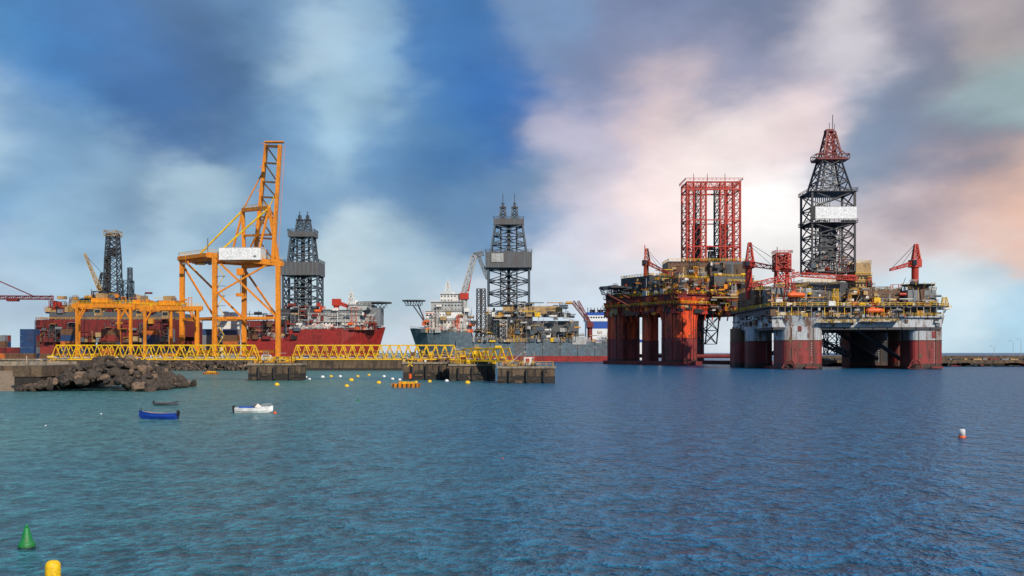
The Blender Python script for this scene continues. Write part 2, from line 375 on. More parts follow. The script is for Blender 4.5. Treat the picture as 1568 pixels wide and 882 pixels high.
# ------------------------------------------------------------------ gangways
def gangway(px0,px1,D,D1=None,zb=5.3,h=3.6,n=20,w=2.4):
    D1=D1 or D; a=Vector((PX(px0,D),D,zb)); b=Vector((PX(px1,D1),D1,zb)); o=Obj('yellow_gangway',(a+b)/2)
    d=(b-a).normalized(); u=Vector((-d.y,d.x,0)); L=(b-a).length
    o.part('side_trusses')
    for s in (0,w):
        oo=u*s; bot=[a+oo+d*(L*i/n) for i in range(n+1)]
        top=[a+oo+d*(L*(i+.5)/n)+Vector((0,0,h)) for i in range(n)]
        o.beam(bot[0],bot[-1],.36,'yellow_paint'); o.beam(top[0],top[-1],.30,'yellow_paint')
        for i in range(n):
            o.beam(bot[i],top[i],.20,'yellow_paint'); o.beam(top[i],bot[i+1],.20,'yellow_paint')
        o.beam(a+oo+Vector((0,0,1.1)),b+oo+Vector((0,0,1.1)),.1,'yellow_paint')
    o.part('deck')
    for i in range(n+1): p=a+d*(L*i/n); o.beam(p,p+u*w,.2,'yellow_paint')
    o.beam(a+u*w/2-Vector((0,0,.05)),b+u*w/2-Vector((0,0,.05)),w*.85,'amber_paint',0.12)
    o.cyl(a+u*.6+Vector((0,0,.4)),b+u*.6+Vector((0,0,.4)),.16,.16,'pale_grey')
    o.part('bearings')
    for p in (a,b,):
        o.bx(p.x-1,p.x+1,p.y-.2,p.y+w,4.2,zb-.15,'amber_paint')
    o.finish()
gangway(78,395,255,n=20); gangway(447,702,258,n=18)
gangway(704,775,250,238,zb=5.0,h=3.0,n=6)
o=Obj('gangway_landing',(PX(420,252),253,4.3)); x0,x1=PX(396,252),PX(446,252)
o.bx(x0,x1,252,257,4.5,4.8,'amber_paint'); o.railbox(x0,x1,252,257,4.8,1.1,'yellow_paint',.12,1.2)
o.clutter(8,x0+.5,x1-.5,252,256,4.8,7.5,14,['yellow_paint','amber_paint','pale_grey'],.8)
o.finish()
o=Obj('mooring_station',(PX(760,240),240,4.2))
o.part('equipment'); o.clutter(21,PX(690,248),PX(760,248),247,252,4.25,8.8,60,['yellow_paint','yellow_paint','amber_paint','tan_paint','grey_paint','white_paint'],1.1)
o.clutter(22,PX(618,258),PX(690,258),257,262,4.65,8.0,44,['yellow_paint','amber_paint','brown_rust','white_paint'],1.0)
o.clutter(23,PX(765,230),PX(818,230),228,233,3.95,7.4,44,['grey_paint','tan_paint','yellow_paint','white_paint','pale_grey','red_paint'],.9)
o.part('stairs')
xa=PX(777,229)
for s in (0,1.0): o.beam((xa+s*.1,228.4+s,4),(PX(800,229)+s*.1,228.4+s,7.0),.15,'pale_grey')
o.lattice(PX(795,229),229.5,[(3.9,1,1),(8.8,.9,.9)],.13,.09,'brown_rust',3)
o.box((PX(808,229),229.5,5),(1.8,1.4,2.0),'white_paint'); o.box((PX(808,229),228.75,5.2),(.8,.06,.9),'red_paint')
o.part('rails'); o.railbox(PX(764,227),PX(848,227),227.2,234,3.9,1.0,'tan_paint',.08,1.4); o.railbox(PX(690,246),PX(757,246),246.2,253,4.2,1.0,'yellow_paint',.08,1.4)
o.finish()
o=Obj('navigation_marker',(PX(628,240),245,0)); x=PX(628,245)
o.cyl((x,245,-.5),(x,245,5.2),.09,.07,'black',8)
for s in(-1,1): o.beam((x-.6*s,245,3.6),(x+.6*s,245,5.0),.22,'yellow_paint')
o.cyl((x,245,.6),(x,245,1.8),.35,.35,'orange_red',10); o.finish()
# ------------------------------------------------------------------ ship to shore crane
def sts():
    D=430; DA,DB=424,440
    o=Obj('harbour_crane',(PX(352,D),D,4)); m='orange_paint'
    A=lambda px,py:Vector((PX(px,DA),DA,PZ(py,DA))); Bf=lambda px,py:Vector((PX(px,DB),DB,PZ(py,DB)))
    o.part('legs')
    legs=[]
    for fn,l,r in ((A,329,426),(Bf,279,374)):
        for px,tp in ((l,392),(r,400)):
            top=fn(px,tp); bot=Vector((top.x,top.y,5.4)); o.beam(bot,top,1.9,m); legs.append((bot,top))
            o.box((top.x,top.y,4.75),(5.5,1.8,1.4),'steel_dark')
            for k in(-1.6,0,1.6): o.cyl((top.x+k,top.y-1,4.5),(top.x+k,top.y+1,4.5),.45,.45,'steel_dark',10)
    (lA,tA),(rA,uA),(lB,tB),(rB,uB)=legs
    def at(l,z): t=(z-l[0].z)/(l[1].z-l[0].z); return l[0].lerp(l[1],t)
    z1=PZ(487,DA)
    o.part('portal_bracing')
    for l,r in ((legs[0],legs[1]),(legs[2],legs[3])):
        o.beam(at(l,z1),at(r,z1),1.2,m); 
        o.beam(at(l,l[1].z-1.0),at(r,z1),.8,m)
        o.beam(at(l,z1+10),at(r,l[1].z-1),.7,m) if l is legs[0] else None
    for l,r in ((legs[0],legs[2]),(legs[1],legs[3])):
        o.beam(at(l,7.5),at(r,7.5),1.3,m); o.beam(at(l,l[1].z-1),at(r,l[1].z-1),1.5,m)
        o.beam(at(l,z1),at(r,z1),1.0,m); o.beam(at(l,z1),at(r,l[1].z-2),.65,m); 
    o.part('trolley_girders')
    gA0,gA1=A(318,390),A(432,404); gB0,gB1=Bf(274,396),Bf(392,404)
    for a,b in ((gA0,gA1),(gB0,gB1)): o.beam(a,b,1.6,m,2.3)
    o.beam(gA0,gB0,1.6,m); o.beam(gA1,gB1,1.6,m)
    for t in (.25,.5,.75): o.beam(gA0.lerp(gA1,t),gB0.lerp(gB1,t),1.0,m)
    U=Vector((0,0,1.3)); o.rail([gA0+U,gA1+U],1.2,'yellow_paint',.14,2.5); o.rail([gB0+U,gA0+U],1.2,'yellow_paint',.14,2.5); o.rail([gB0+U,gB1+U],1.2,'yellow_paint',.14,2.5)
    o.clutter(31,PX(280,432),PX(325,432),428,436,PZ(404,430),PZ(388,430),16,[m,'yellow_paint','grey_paint'],1.6)
    o.part('machinery_house')
    ya=421.6
    o.bx(PX(335,ya),PX(399,ya),ya,434,PZ(401,432),PZ(383,432),'clean_white')
    v=[(PX(335,ya)-.1,ya-.1,PZ(383,432)),(PX(399,ya)+.1,ya-.1,PZ(383,432)),(PX(399,ya)+.1,434.1,PZ(383,432)),(PX(335,ya)-.1,434.1,PZ(383,432))]
    rz=PZ(380,432); v+= [(PX(335,ya)-.1,428,rz),(PX(399,ya)+.1,428,rz)]
    o.add(v,[(0,1,5,4),(2,3,4,5),(1,2,5),(3,0,4)],'white_paint')
    for px in (390,): o.box((PX(px,ya),ya-.05,PZ(396,432)),(1.1,.12,.8),'grey_paint')
    o.bx(PX(378,432),PX(398,432),426,428,PZ(411,432),PZ(404,432),m)
    o.part('apex_frame')
    pA=A(412,318); pB=Bf(372,322)
    o.beam(uA,pA,1.4,m); o.beam(uB,pB,1.4,m); o.beam(pA,pB,1.6,m); o.beam(A(393,400),pA,.9,m); o.beam(Bf(352,400),pB,.8,m)
    o.beam(pA.lerp(uA,.5),pB.lerp(uB,.5),.9,m); o.beam(pA,uB,.6,m)
    o.rail([pB+Vector((0,0,.9)),pA+Vector((0,0,.9))],1.2,'yellow_paint',.14,2)
    o.part('back_stays')
    o.beam(gB0.lerp(gB1,.2),pB,.7,'yellow_paint'); o.beam(gA0.lerp(gA1,.1),pA,.7,'yellow_paint')
    o.beam(gA0+U,gA0+Vector((0,0,7)),.4,'grey_paint')
    o.part('raised_boom')
    bA0,bA1=A(418,402),A(429,222); bB0,bB1=Bf(390,400),Bf(408,221)
    for a,b in((bA0,bA1),(bB0,bB1)): o.beam(a,b,1.5,m,2.0)
    prev=None
    for t in (0.02,.2,.38,.55,.68,.84,.985):
        a=bA0.lerp(bA1,t); b=bB0.lerp(bB1,t); o.beam(a,b,1.2 if t>.9 else .8,m)
        if prev: o.beam(prev[0],b,.45,m)
        prev=(a,b)
    for t in (.3,.6,.8,1.0):
        p=bB0.lerp(bB1,t); o.beam(p,p+Vector((-2.2,0,.4)),.3,m)
    o.beam(pA,bA0.lerp(bA1,.62),.4,'yellow_paint'); o.beam(pB,bB0.lerp(bB1,.78),.5,m)
    for i in range(24):
        t=i/24; p=bA0.lerp(bA1,t)+Vector((1.2,0,0)); o.beam(p,p+Vector((1.0,0,0)),.1,m)
    o.beam(bA0+Vector((2.1,0,0)),bA1+Vector((2.1,0,0)),.14,m)
    o.box(bA1+Vector((-2.5,0,1.2)),(8,3,.5),m); 
    o.part('stair_tower')
    for i in range(9):
        z=6+i*4.2; s=1 if i%2 else -1; c=lA+Vector((2.6,0,0)); o.beam((c.x-1.4*s,c.y,z),(c.x+1.4*s,c.y,z+4.2),.25,'yellow_paint'); o.box((c.x,c.y,z),(3.6,1.6,.15),'grey_paint')
    o.part('hoist_cab'); o.bx(PX(366,430),PX(376,430),426,429,PZ(422,430),PZ(412,430),m); o.cyl((PX(371,430),427,PZ(450,430)),(PX(371,430),427,PZ(422,430)),.12,.12,'steel_dark'); o.box((PX(371,430),427,PZ(452,430)),(3.5,1.5,1.4),'orange_paint')
    o.finish()
sts()
# ------------------------------------------------------------------ yard gantry cranes
def yard_gantry(pl,pr,D,ytop,off,seed,dep=12):
    o=Obj('yard_gantry_crane',(PX((pl+pr)/2,D),D,4)); m='orange_paint'; zt=PZ(ytop,D)
    o.part('frame')
    for dy in (0,dep):
        sh=-off if dy else 0; a=PX(pl,D)+sh; b=PX(pr,D)+sh
        for x in (a,b): o.beam((x,D+dy,4.8),(x,D+dy,zt),1.0,m); o.box((x,D+dy,4.6),(2.6,1.2,1.0),'steel_dark')
        o.beam((a-2,D+dy,zt),(b+2,D+dy,zt),1.1,m,1.7); o.rail([(a-2,D+dy,zt+.9),(b+2,D+dy,zt+.9)],1.1,'yellow_paint',.12,2)
        o.beam((a,D+dy,zt-6),(a+3,D+dy,zt-.5),.5,m); o.beam((b,D+dy,zt-6),(b-3,D+dy,zt-.5),.5,m)
    for x in (PX(pl,D),PX(pr,D)): 
        o.beam((x,D,zt),(x-off,D+dep,zt),1,m); o.beam((x,D,6.5),(x-off,D+dep,6.5),.9,m)
        o.beam((x,D,6.5),(x-off,D+dep,zt),.35,m)
    o.part('trolley'); xc=PX(pl*.6+pr*.4,D); o.bx(xc-3.5,xc+3.5,D+1,D+8,zt+1,zt+3.2,m); o.bx(xc-2,xc+1.5,D+2,D+6,zt+3.2,zt+5.2,'tan_paint'); o.bx(xc-1.5,xc+1,D-.5,D+2,zt-4.2,zt-1.2,'tan_paint'); o.bx(xc-1.3,xc+.8,D-.6,D-.5,zt-2.9,zt-1.7,'glass_dark')
    o.clutter(seed,xc-8,xc+8,D+1,D+8,zt+1,zt+5,16,[m,'yellow_paint','grey_paint'],1.4)
    o.finish()
yard_gantry(118,200,410,468,4.5,51); yard_gantry(222,303,410,472,4.5,52); yard_gantry(182,262,440,470,4.5,53)
o=Obj('shipping_containers',(PX(20,430),430,4)); R=random.Random(3)
for bx_ in range(14):
    for lv in range(5):
        if R.random()<.35 and lv>1: break
        for dy in(0,3):
            x=PX(-40,430)+bx_*6.3+ (bx_>3)*(bx_-3)*2.5; m=R.choice(['container_blue','container_red','container_orange','container_blue','brown_rust','dark_red','grey_paint'])
            z=4.05+lv*2.65; o.bx(x,x+6.05,432+dy,434.4+dy,z,z+2.6,m)
            for k in range(12): o.bx(x+.25+k*.48,x+.45+k*.48,431.95+dy,432.0+dy,z+.2,z+2.4,m)
o.finish()
o=Obj('port_building',(PX(350,455),455,4)); D=455
o.bx(PX(334,D),PX(366,D),D,D+10,4,PZ(490,D),'white_paint'); o.bx(PX(333,D),PX(367,D),D-.3,D+10.3,PZ(490,D),PZ(488,D),'pale_grey')
for i in range(4):
    for j in range(3): o.box((PX(338+i*8,D),D-.03,7+j*4),(1.3,.1,1.2),'glass_dark')
o.bx(PX(342,D),PX(358,D),D+1,D+8,PZ(488,D),PZ(478,D),'white_paint'); o.finish()
def quay_clutter():
    o=Obj('quay_equipment',(PX(300,400),405,4))
    o.clutter(77,PX(90,400),PX(610,400),396,420,4.02,8,150,['amber_paint','yellow_paint','tan_paint','brown_rust','grey_paint','dark_red','concrete','orange_paint'],1.3); o.finish()
quay_clutter()
def vehicle(px,D,mat):
    x=PX(px,D); o=Obj('parked_van',(x,D,4.02),place(x,D,4.02))
    o.prism([(-2.4,-.95),(2.4,-.95),(2.4,.95),(-2.4,.95)],.35,1.2,mat); o.prism([(-2.35,-.9),(1.6,-.9),(1.6,.9),(-2.35,.9)],1.2,2.1,mat,[(-2.2,-.8),(1.0,-.8),(1.0,.8),(-2.2,.8)])
    o.box((-.4,-.88,1.6),(2.8,.06,.5),'glass_dark')
    for k in(-1.5,1.5):
        for y in(-.95,.75): o.cyl((k,y,.35),(k,y+.2,.35),.36,.36,'rubber',12)
    o.finish()
for px,m in ((207,'red_paint'),(410,'white_paint'),(545,'red_paint'),(240,'white_paint'),(470,'blue_paint')): vehicle(px,396.5,m)
# ------------------------------------------------------------------ far left cargo crane boom
o=Obj('red_cargo_crane',(PX(-70,480),480,4)); D=480; xb=PX(-70,D)
o.part('tower'); o.lattice(xb,D,[(4,4,4),(PZ(455,D),3,3),(PZ(400,D),1.5,1.5)],1.0,.5,'red_paint',3)
o.part('boom'); o.truss((xb,D,PZ(455,D)),(PX(80,D),D,PZ(456,D)),2.4,1.5,24,.45,.22,'dark_red'); 
o.part('stays'); o.beam((xb,D,PZ(400,D)),(PX(50,D),D,PZ(453,D)),.45,'dark_red'); o.box((PX(20,D),D,PZ(459,D)),(5,3,1.5),'dark_red'); o.finish()
# ------------------------------------------------------------------ rigs
def crane_pedestal(o,x,y,z,h,tip,mat,r=1.4,jib=2.0):
    o.cyl((x,y,z),(x,y,z+h*.55),r,r,mat,12); o.box((x,y,z+h*.55+1.5),(r*3,r*2.6,3.2),mat); o.box((x-r*.8,y-r*1.5,z+h*.55+1.8),(r*1.1,r*.9,2.2),'glass_dark')
    o.lattice(x+.3*r,y,[(z+h*.6+2,r,r*.8),(z+h,r*.35,r*.35)],.5,.28,mat,3)
    b=Vector((x,y-.2,z+h*.55+2)); o.truss(b,tip,jib,jib,int((Vector(tip)-b).length/3)+2,.32,.18,mat,jib*.45,jib*.45)
    o.beam((x,y,z+h),tip,.16,'steel_dark'); o.beam((x,y,z+h-.8),b.lerp(Vector(tip),.6),.12,'steel_dark')
def grating_underside(o,x0,x1,y0,y1,z,mat,st=6,d=1.2):
    x=x0
    while x<x1: o.bx(x,x+.4,y0,y1,z-d,z,mat); x+=st
    y=y0
    while y<y1: o.bx(x0,x1,y,y+.4,z-d*.9,z-.02,mat); y+=st
def lifeboat(o,x,y,z,mat='orange_red'):
    o.cyl((x-2.8,y,z),(x+2.8,y,z),1.1,1.1,mat,10); o.cyl((x+2.8,y,z),(x+3.8,y,z),1.1,.5,mat,10); o.cyl((x-2.8,y,z),(x-3.6,y,z),1.1,.6,mat,10); o.box((x-1,y,z+1.1),(2,1.4,.9),mat)
    for k in(-2.3,2.3): o.beam((x+k,y+2.5,z-1),(x+k,y+1.5,z+3.2),.3,'white_paint'); o.beam((x+k,y+1.5,z+3.2),(x+k,y,z+2.4),.3,'white_paint')
def patches(o,R,cx,cy,hx,hy,z0,z1,n,mats):
    # doubler plates, scupper stains and fender pads welded on the flat faces of a column
    for i in range(n):
        z=R.uniform(z0,z1); w=R.uniform(.3,1.6); h=R.uniform(.5,3.2)
        if R.random()<.6:
            x=R.uniform(cx-hx*.62,cx+hx*.62); o.box((x,cy-hy-.01,z),(w,.12+R.random()*.1,h),R.choice(mats))
        else:
            y=R.uniform(cy-hy*.6,cy+hy*.6); o.box((cx-hx-.01,y,z),(.12+R.random()*.1,w,h),R.choice(mats))
def right_rig():
    x0,x1,y0,y1=109,180,416,490; o=Obj('drilling_rig',((x0+x1)/2,(y0+y1)/2,0))
    zu,zd=17.5,26.0
    R=random.Random(12)
    o.part('columns')
    cols=[(PX(1224,422),425,8.6,8.6),(PX(1414,422),425,6.8,7.5),(PX(1140,480),478,6.5,7),(PX(1322,480),478,9.3,8),(PX(1136,480)+1,452,5.5,5.5),(176,452,4.5,4.5)]
    for i,(cx,cy,hx,hy) in enumerate(cols):
        up='column_grey' if i in(0,1) else ('brown_rust' if i>1 and i!=4 else 'column_grey')
        lo='antifoul' if i in (0,1,2) else 'dark_red'
        if i==3: up='black'; lo='black'
        o.rcol(cx,cy,hx,hy,2.6,-3,.9,'black',1.0); o.rcol(cx,cy,hx-.02,hy-.02,2.6,.9,2.4,'tide_stain'); o.rcol(cx,cy,hx-.04,hy-.04,2.6,2.4,12.2,lo); o.rcol(cx,cy,hx-.08,hy-.08,2.6,12.2,zu+1,up)
        o.rcol(cx,cy,hx,hy,2.6,zu+1,zu+5,up,1.12) if i<2 else None
        for k in (-.55,.5): o.beam((cx+k*hx,cy-hy-.12,1.5),(cx+k*hx,cy-hy-.12,zu),.14,'brown_rust')
        for z in range(3,12): o.box((cx+hx*.4,cy-hy-.02,z),(.4,.06,.3),'pale_grey')
        if i<3: patches(o,R,cx,cy,hx,hy,3,zu,12,[lo,'brown_rust','dark_red','brown_rust'])
        o.rcol(cx,cy,hx+.15,hy+.15,2.7,12.05,12.3,'brown_rust')
    o.part('pontoons')
    o.rcol(PX(1224,422)-2,452,7,30,3,-3,1.2,'dark_red'); o.rcol(176,452,7,30,3,-3,1.1,'dark_red')
    o.part('fender_frames')
    for cx in (PX(1224,422),PX(1414,422)):
        o.lattice(cx-6.5,415.0,[(.5,3,.7),(4.0,1.2,.5)],.28,.18,'dark_red',1); o.box((cx+3,415.5,.9),(5,1.2,.9),'dark_red')
    o.part('braces')
    o.truss((PX(1258,430),440,13),(PX(1300,470),470,6),2,2,5,.5,.3,'steel_blue')
    for yy in (440,468): 
        o.cyl((118,yy,4),(140,yy,zu),.9,.9,'grey_paint',10); o.cyl((172,yy,4),(152,yy,zu),.9,.9,'steel_dark',10)
    o.lattice(148,460,[(6,3,3),(zu,3,3)],.5,.3,'steel_blue',2)
    o.part('deck_box')
    o.bx(x0,x1,y0+1,y1,zu+.2,zu+4.2,'deck_grey'); o.bx(x0-.5,x1+.5,y0,y1+.5,zu+4.2,zu+4.8,'pale_grey')
    o.bx(x0+1,x1-1,y0+3,y1,zu+4.8,zd,'grey_paint'); o.bx(x0-1.5,x1+2,y0-1.5,y1+1,zd,zd+.5,'steel_dark')
    grating_underside(o,x0,x1,y0+1,y1,zu+.2,'steel_dark')
    for i in range(26):
        x=R.uniform(x0+1,x1-1); w=R.uniform(.5,2.2); z=R.uniform(zu+.8,zu+3.6); o.box((x,y0+R.uniform(.6,1.2),z),(w,R.uniform(.5,1.5),R.uniform(.4,1.6)),R.choice(['black','grey_paint','brown_rust','pale_grey','tan_paint']))
    for i in range(60):
        x=R.uniform(x0+1,x1-1); w=R.uniform(.6,3.5); z=R.uniform(zu+5,zd-1); o.box((x,y0+R.uniform(1.6,2.8),z),(w,R.uniform(1,3),R.uniform(.6,2.4)),R.choice(['black','tan_paint','white_paint','brown_rust','tan_paint','steel_dark','pale_grey','orange_paint','white_paint','amber_paint']))
    for i in range(60):
        y=R.uniform(y0+1,y1-1); z=R.uniform(zu+.5,zd-2); o.box((x0-.1,y,z),(R.uniform(.6,2.4),R.uniform(1,5),R.uniform(.6,3)),R.choice(['black','tan_paint','brown_rust','steel_dark','pale_grey','brown_rust','white_paint']))
    for k in range(26):
        x=x0+2+k*2.75; o.beam((x,y0-1.2,zu+4.8),(x,y0-1.2,zd),.22,R.choice(['tan_paint','pale_grey','yellow_paint']))
    o.railbox(x0-1.3,x1+1.8,y0-1.3,y1,zd+.5,1.3,'yellow_paint',.16,2.4); o.rail([(x0-.4,y0+.1,zu+4.8),(x1+.4,y0+.1,zu+4.8)],1.2,'yellow_paint',.15,2.4)
    o.part('walkways')
    for z,xa,xb in ((zu+1.8,x0+18,x0+34),(zu+2.2,x0+36,x0+52)): o.bx(xa,xb,y0-2,y0+1,z,z+.2,'steel_dark'); o.rail([(xa,y0-2,z+.2),(xb,y0-2,z+.2)],1.1,'yellow_paint',.14,2)
    o.part('topside_modules')
    pal=['tan_paint','pale_grey','white_paint','amber_paint','steel_dark','black','grey_paint','brown_rust','yellow_paint','pale_grey','red_paint','band_grey','black','brown_rust','tan_paint','orange_paint','white_paint']
    for (a,b,c,d,h,m) in ((112,126,425,445,8,'grey_paint'),(128,141,428,450,10,'band_grey'),(130,150,445,470,12,'steel_dark'),(150,166,424,444,7,'brown_rust'),(152,170,448,480,9,'band_grey'),(110,124,452,484,9,'brown_rust'),(167,179,420,440,7,'grey_paint')):
        o.bx(a,b,c,d,zd+.5,zd+.5+h,m); o.railbox(a,b,c,d,zd+.5+h,1.2,R.choice(['yellow_paint','tan_paint']),.15,2.2)
        for k in range(int((b-a)/2.2)):
            if R.random()<.7: o.box((a+1.3+k*2.2,c-.05,zd+R.choice([2,4.5,6])),(1.2,.15,1.2),R.choice(pal))
    o.clutter(1,x0,x1,y0-1,y0+8,zd+.5,zd+8,270,pal,1.9)
    o.clutter(2,x0,x0+10,y0,y1,zd+.5,zd+11,120,pal,2.2)
    o.clutter(3,x0+10,x1-4,y0+10,y1-5,zd+6,zd+15,130,pal,2.4)
    o.clutter(4,x0+12,x1-14,y0-2.5,y0+1,zu+4.5,zd,80,pal,1.3)
    o.part('accommodation_block')
    a,b=PX(1306,450),PX(1329,450); o.bx(a,b,446,458,zd+7,PZ(404,450),'tan_paint'); o.railbox(a,b,446,458,PZ(404,450),1.2,'yellow_paint',.15,2)
    for k in range(3): o.bx(a-.3,b+.3,445.4,446,zd+9+k*3.2,zd+9.3+k*3.2,'brown_rust'); o.rail([(a-.3,445.5,zd+9.3+k*3.2),(b+.3,445.5,zd+9.3+k*3.2)],1.1,'yellow_paint',.13,2)
    for i in range(4):
        for j in range(3): o.box((a+1+i*1.5,445.95,zd+8+j*3.2),(.7,.1,.8),'glass_dark')
    o.part('lifeboats'); lifeboat(o,PX(1335,418),415,zd-1.5); lifeboat(o,PX(1215,418),414.5,zd+5)
    o.part('helideck_platform')
    cx,cy,zz=PX(1412,420),424,PZ(437,420)
    o.cyl((cx,cy,zz),(cx,cy,zz+.6),6.5,6.8,'steel_dark',16)
    for k in range(8):
        t=k*math.pi/4; o.beam((cx+6*math.cos(t),cy+6*math.sin(t),zz),(cx+4.5*math.cos(t),cy+4.5*math.sin(t),zd+.5),.3,'brown_rust')
    o.cyl((cx,cy,zd+.5),(cx,cy,zz),4.2,4.2,'brown_rust',14)
    for k in range(12): t=k*math.pi/6; o.beam((cx+6.6*math.cos(t),cy+6.6*math.sin(t),zz),(cx+6.6*math.cos(t),cy+6.6*math.sin(t),zz+1.4),.16,'yellow_paint')
    o.part('flare_platform'); xx=PX(1448,420); o.bx(x1,xx+1.5,418,424,PZ(474,420),PZ(472,420),'white_paint'); o.lattice(xx,421,[(PZ(472,420),1.4,1.4),(PZ(455,420),.7,.7)],.2,.14,'yellow_paint',2); o.beam((x1,420,PZ(500,420)),(xx,420,PZ(474,420)),.4,'white_paint'); o.rail([(x1,418,PZ(472,420)),(xx+1.5,418,PZ(472,420))],1.2,'yellow_paint',.14,1.5)
    D=450; cx=PX(1267,D); s=D/F; Z=lambda py:PZ(py,D)
    o.part('derrick')
    w=32*s; wy=8.5
    o.lattice(cx,D,[(Z(418),w,wy),(Z(345),w,wy)],.8,.42,'steel_dark',4); o.lattice(cx,D,[(Z(418),w*.45,wy*.5),(Z(345),w*.45,wy*.5)],.45,.3,'grey_paint',3)
    o.lattice(cx,D,[(Z(345),w,wy),(Z(297),w,wy)],.9,.42,'steel_dark',2)
    o.lattice(cx+2*s,D,[(Z(297),w*.85,wy*.85),(Z(247),14*s,14*s)],.75,.36,'steel_dark',3)
    o.lattice(cx+2*s,D,[(Z(297),w*.35,wy*.35),(Z(247),5*s,5*s)],.4,.25,'pale_grey',3)
    o.lattice(cx+4*s,D,[(Z(247),15*s,15*s),(Z(202),6*s,6*s)],.65,.32,'dark_red',3)
    o.lattice(cx+4*s,D,[(Z(247),7*s,7*s),(Z(202),3*s,3*s)],.35,.22,'red_paint',3)
    o.bx(cx-20*s,cx+28*s,D-5,D+5,Z(247),Z(245),'dark_red')
    o.lattice(cx+4*s,D,[(Z(245),25*s,4.5),(Z(238),25*s,4.5)],.3,.2,'dark_red',1)
    for a in(-1,1): o.beam((cx+(4+a*24)*s,D-3,Z(240)),(cx+4*s,D-3,Z(222)),.35,'dark_red')
    o.bx(cx-1,cx+8*s,D-2,D+2,Z(202),Z(199),'dark_red'); o.beam((cx+8*s,D,Z(199)),(cx+8*s,D,Z(176)),.28,'steel_dark'); o.beam((cx+3*s,D,Z(199)),(cx+3*s,D,Z(188)),.2,'steel_dark')
    o.beam((cx+11*s,D,Z(199)),(cx+11*s,D,Z(190)),.2,'steel_dark')
    for zz in (Z(298),Z(345)): o.bx(cx-w-1,cx+w+1,D-wy-1,D+wy+1,zz,zz+.35,'steel_dark'); o.railbox(cx-w-1,cx+w+1,D-wy-1,D+wy+1,zz+.35,1.3,'steel_dark',.16,2)
    o.part('derrick_windwall')
    o.bx(cx-28*s,cx+34*s,D-wy-.9,D-wy-.5,Z(341),Z(321),'clean_white'); o.bx(cx+w+.5,cx+w+.9,D-wy,D+wy,Z(341),Z(321),'white_paint'); o.bx(cx-w-1,cx-28*s-.02,D-wy-.8,D-wy-.5,Z(341),Z(321),'black')
    o.bx(cx-w*.35,cx+w*.35,D-2,D+2,Z(400),Z(345),'steel_dark'); o.clutter(66,cx-w,cx+w,D-wy,D+wy,Z(418),Z(380),60,['pale_grey','steel_dark','steel_blue','tan_paint','pale_grey','red_paint'],2)
    o.part('pipe_rack')
    for k in range(8): o.cyl((cx-w*.7+k*.9,D-4,Z(345)),(cx-w*.7+k*.9,D-4,Z(300)),.22,.22,'pale_grey',6)
    o.part('deck_cranes')
    crane_pedestal(o,PX(1148,460),462,zd+6,26,(PX(1205,440),430,PZ(418,440)),'red_paint',1.6,2.2)
    crane_pedestal(o,PX(1404,430),432,zd+6,22,(PX(1355,430),424,PZ(415,430)),'red_paint',1.5,1.6)
    x=PX(1197,440); o.lattice(x,440,[(zd+6,2.6,2.6),(PZ(388,440),2.2,2.2)],.6,.35,'red_paint',3); o.lattice(x,440,[(PZ(415,440),3.2,3),(PZ(390,440),3.2,3)],.5,.35,'red_paint',2); o.bx(x-1.8,x+2,438.5,441.5,PZ(414,440),PZ(391,440),'dark_red'); o.railbox(x-3.5,x+3.8,436.5,443.5,PZ(389,440),1.3,'red_paint',.18,1.6)
    o.beam((x-2,440,PZ(388,440)),(x-2,440,PZ(378,440)),.3,'dark_red')
    o.truss((PX(1150,425),424,PZ(437,425)),(PX(1222,425),424,PZ(420,425)),1.8,1.8,9,.4,.25,'red_paint')
    o.bx(PX(1283,425),PX(1309,425),424,427,PZ(430,425),PZ(421,425),'red_paint')
    o.truss((PX(1225,425),423,PZ(421,425)),(PX(1310,425),423,PZ(427,425)),1.6,1.6,10,.35,.22,'red_paint')
    o.part('red_trusswork')
    for a in(-1,1): o.beam((PX(1208,420)+a*2.8,420,zd+.5),(PX(1208,420)+a*.8,420,PZ(426,420)),.5,'red_paint')
    o.beam((PX(1208,420)-2,420,zd+5),(PX(1208,420)+2,420,zd+5),.4,'red_paint')
    o.finish()
right_rig()
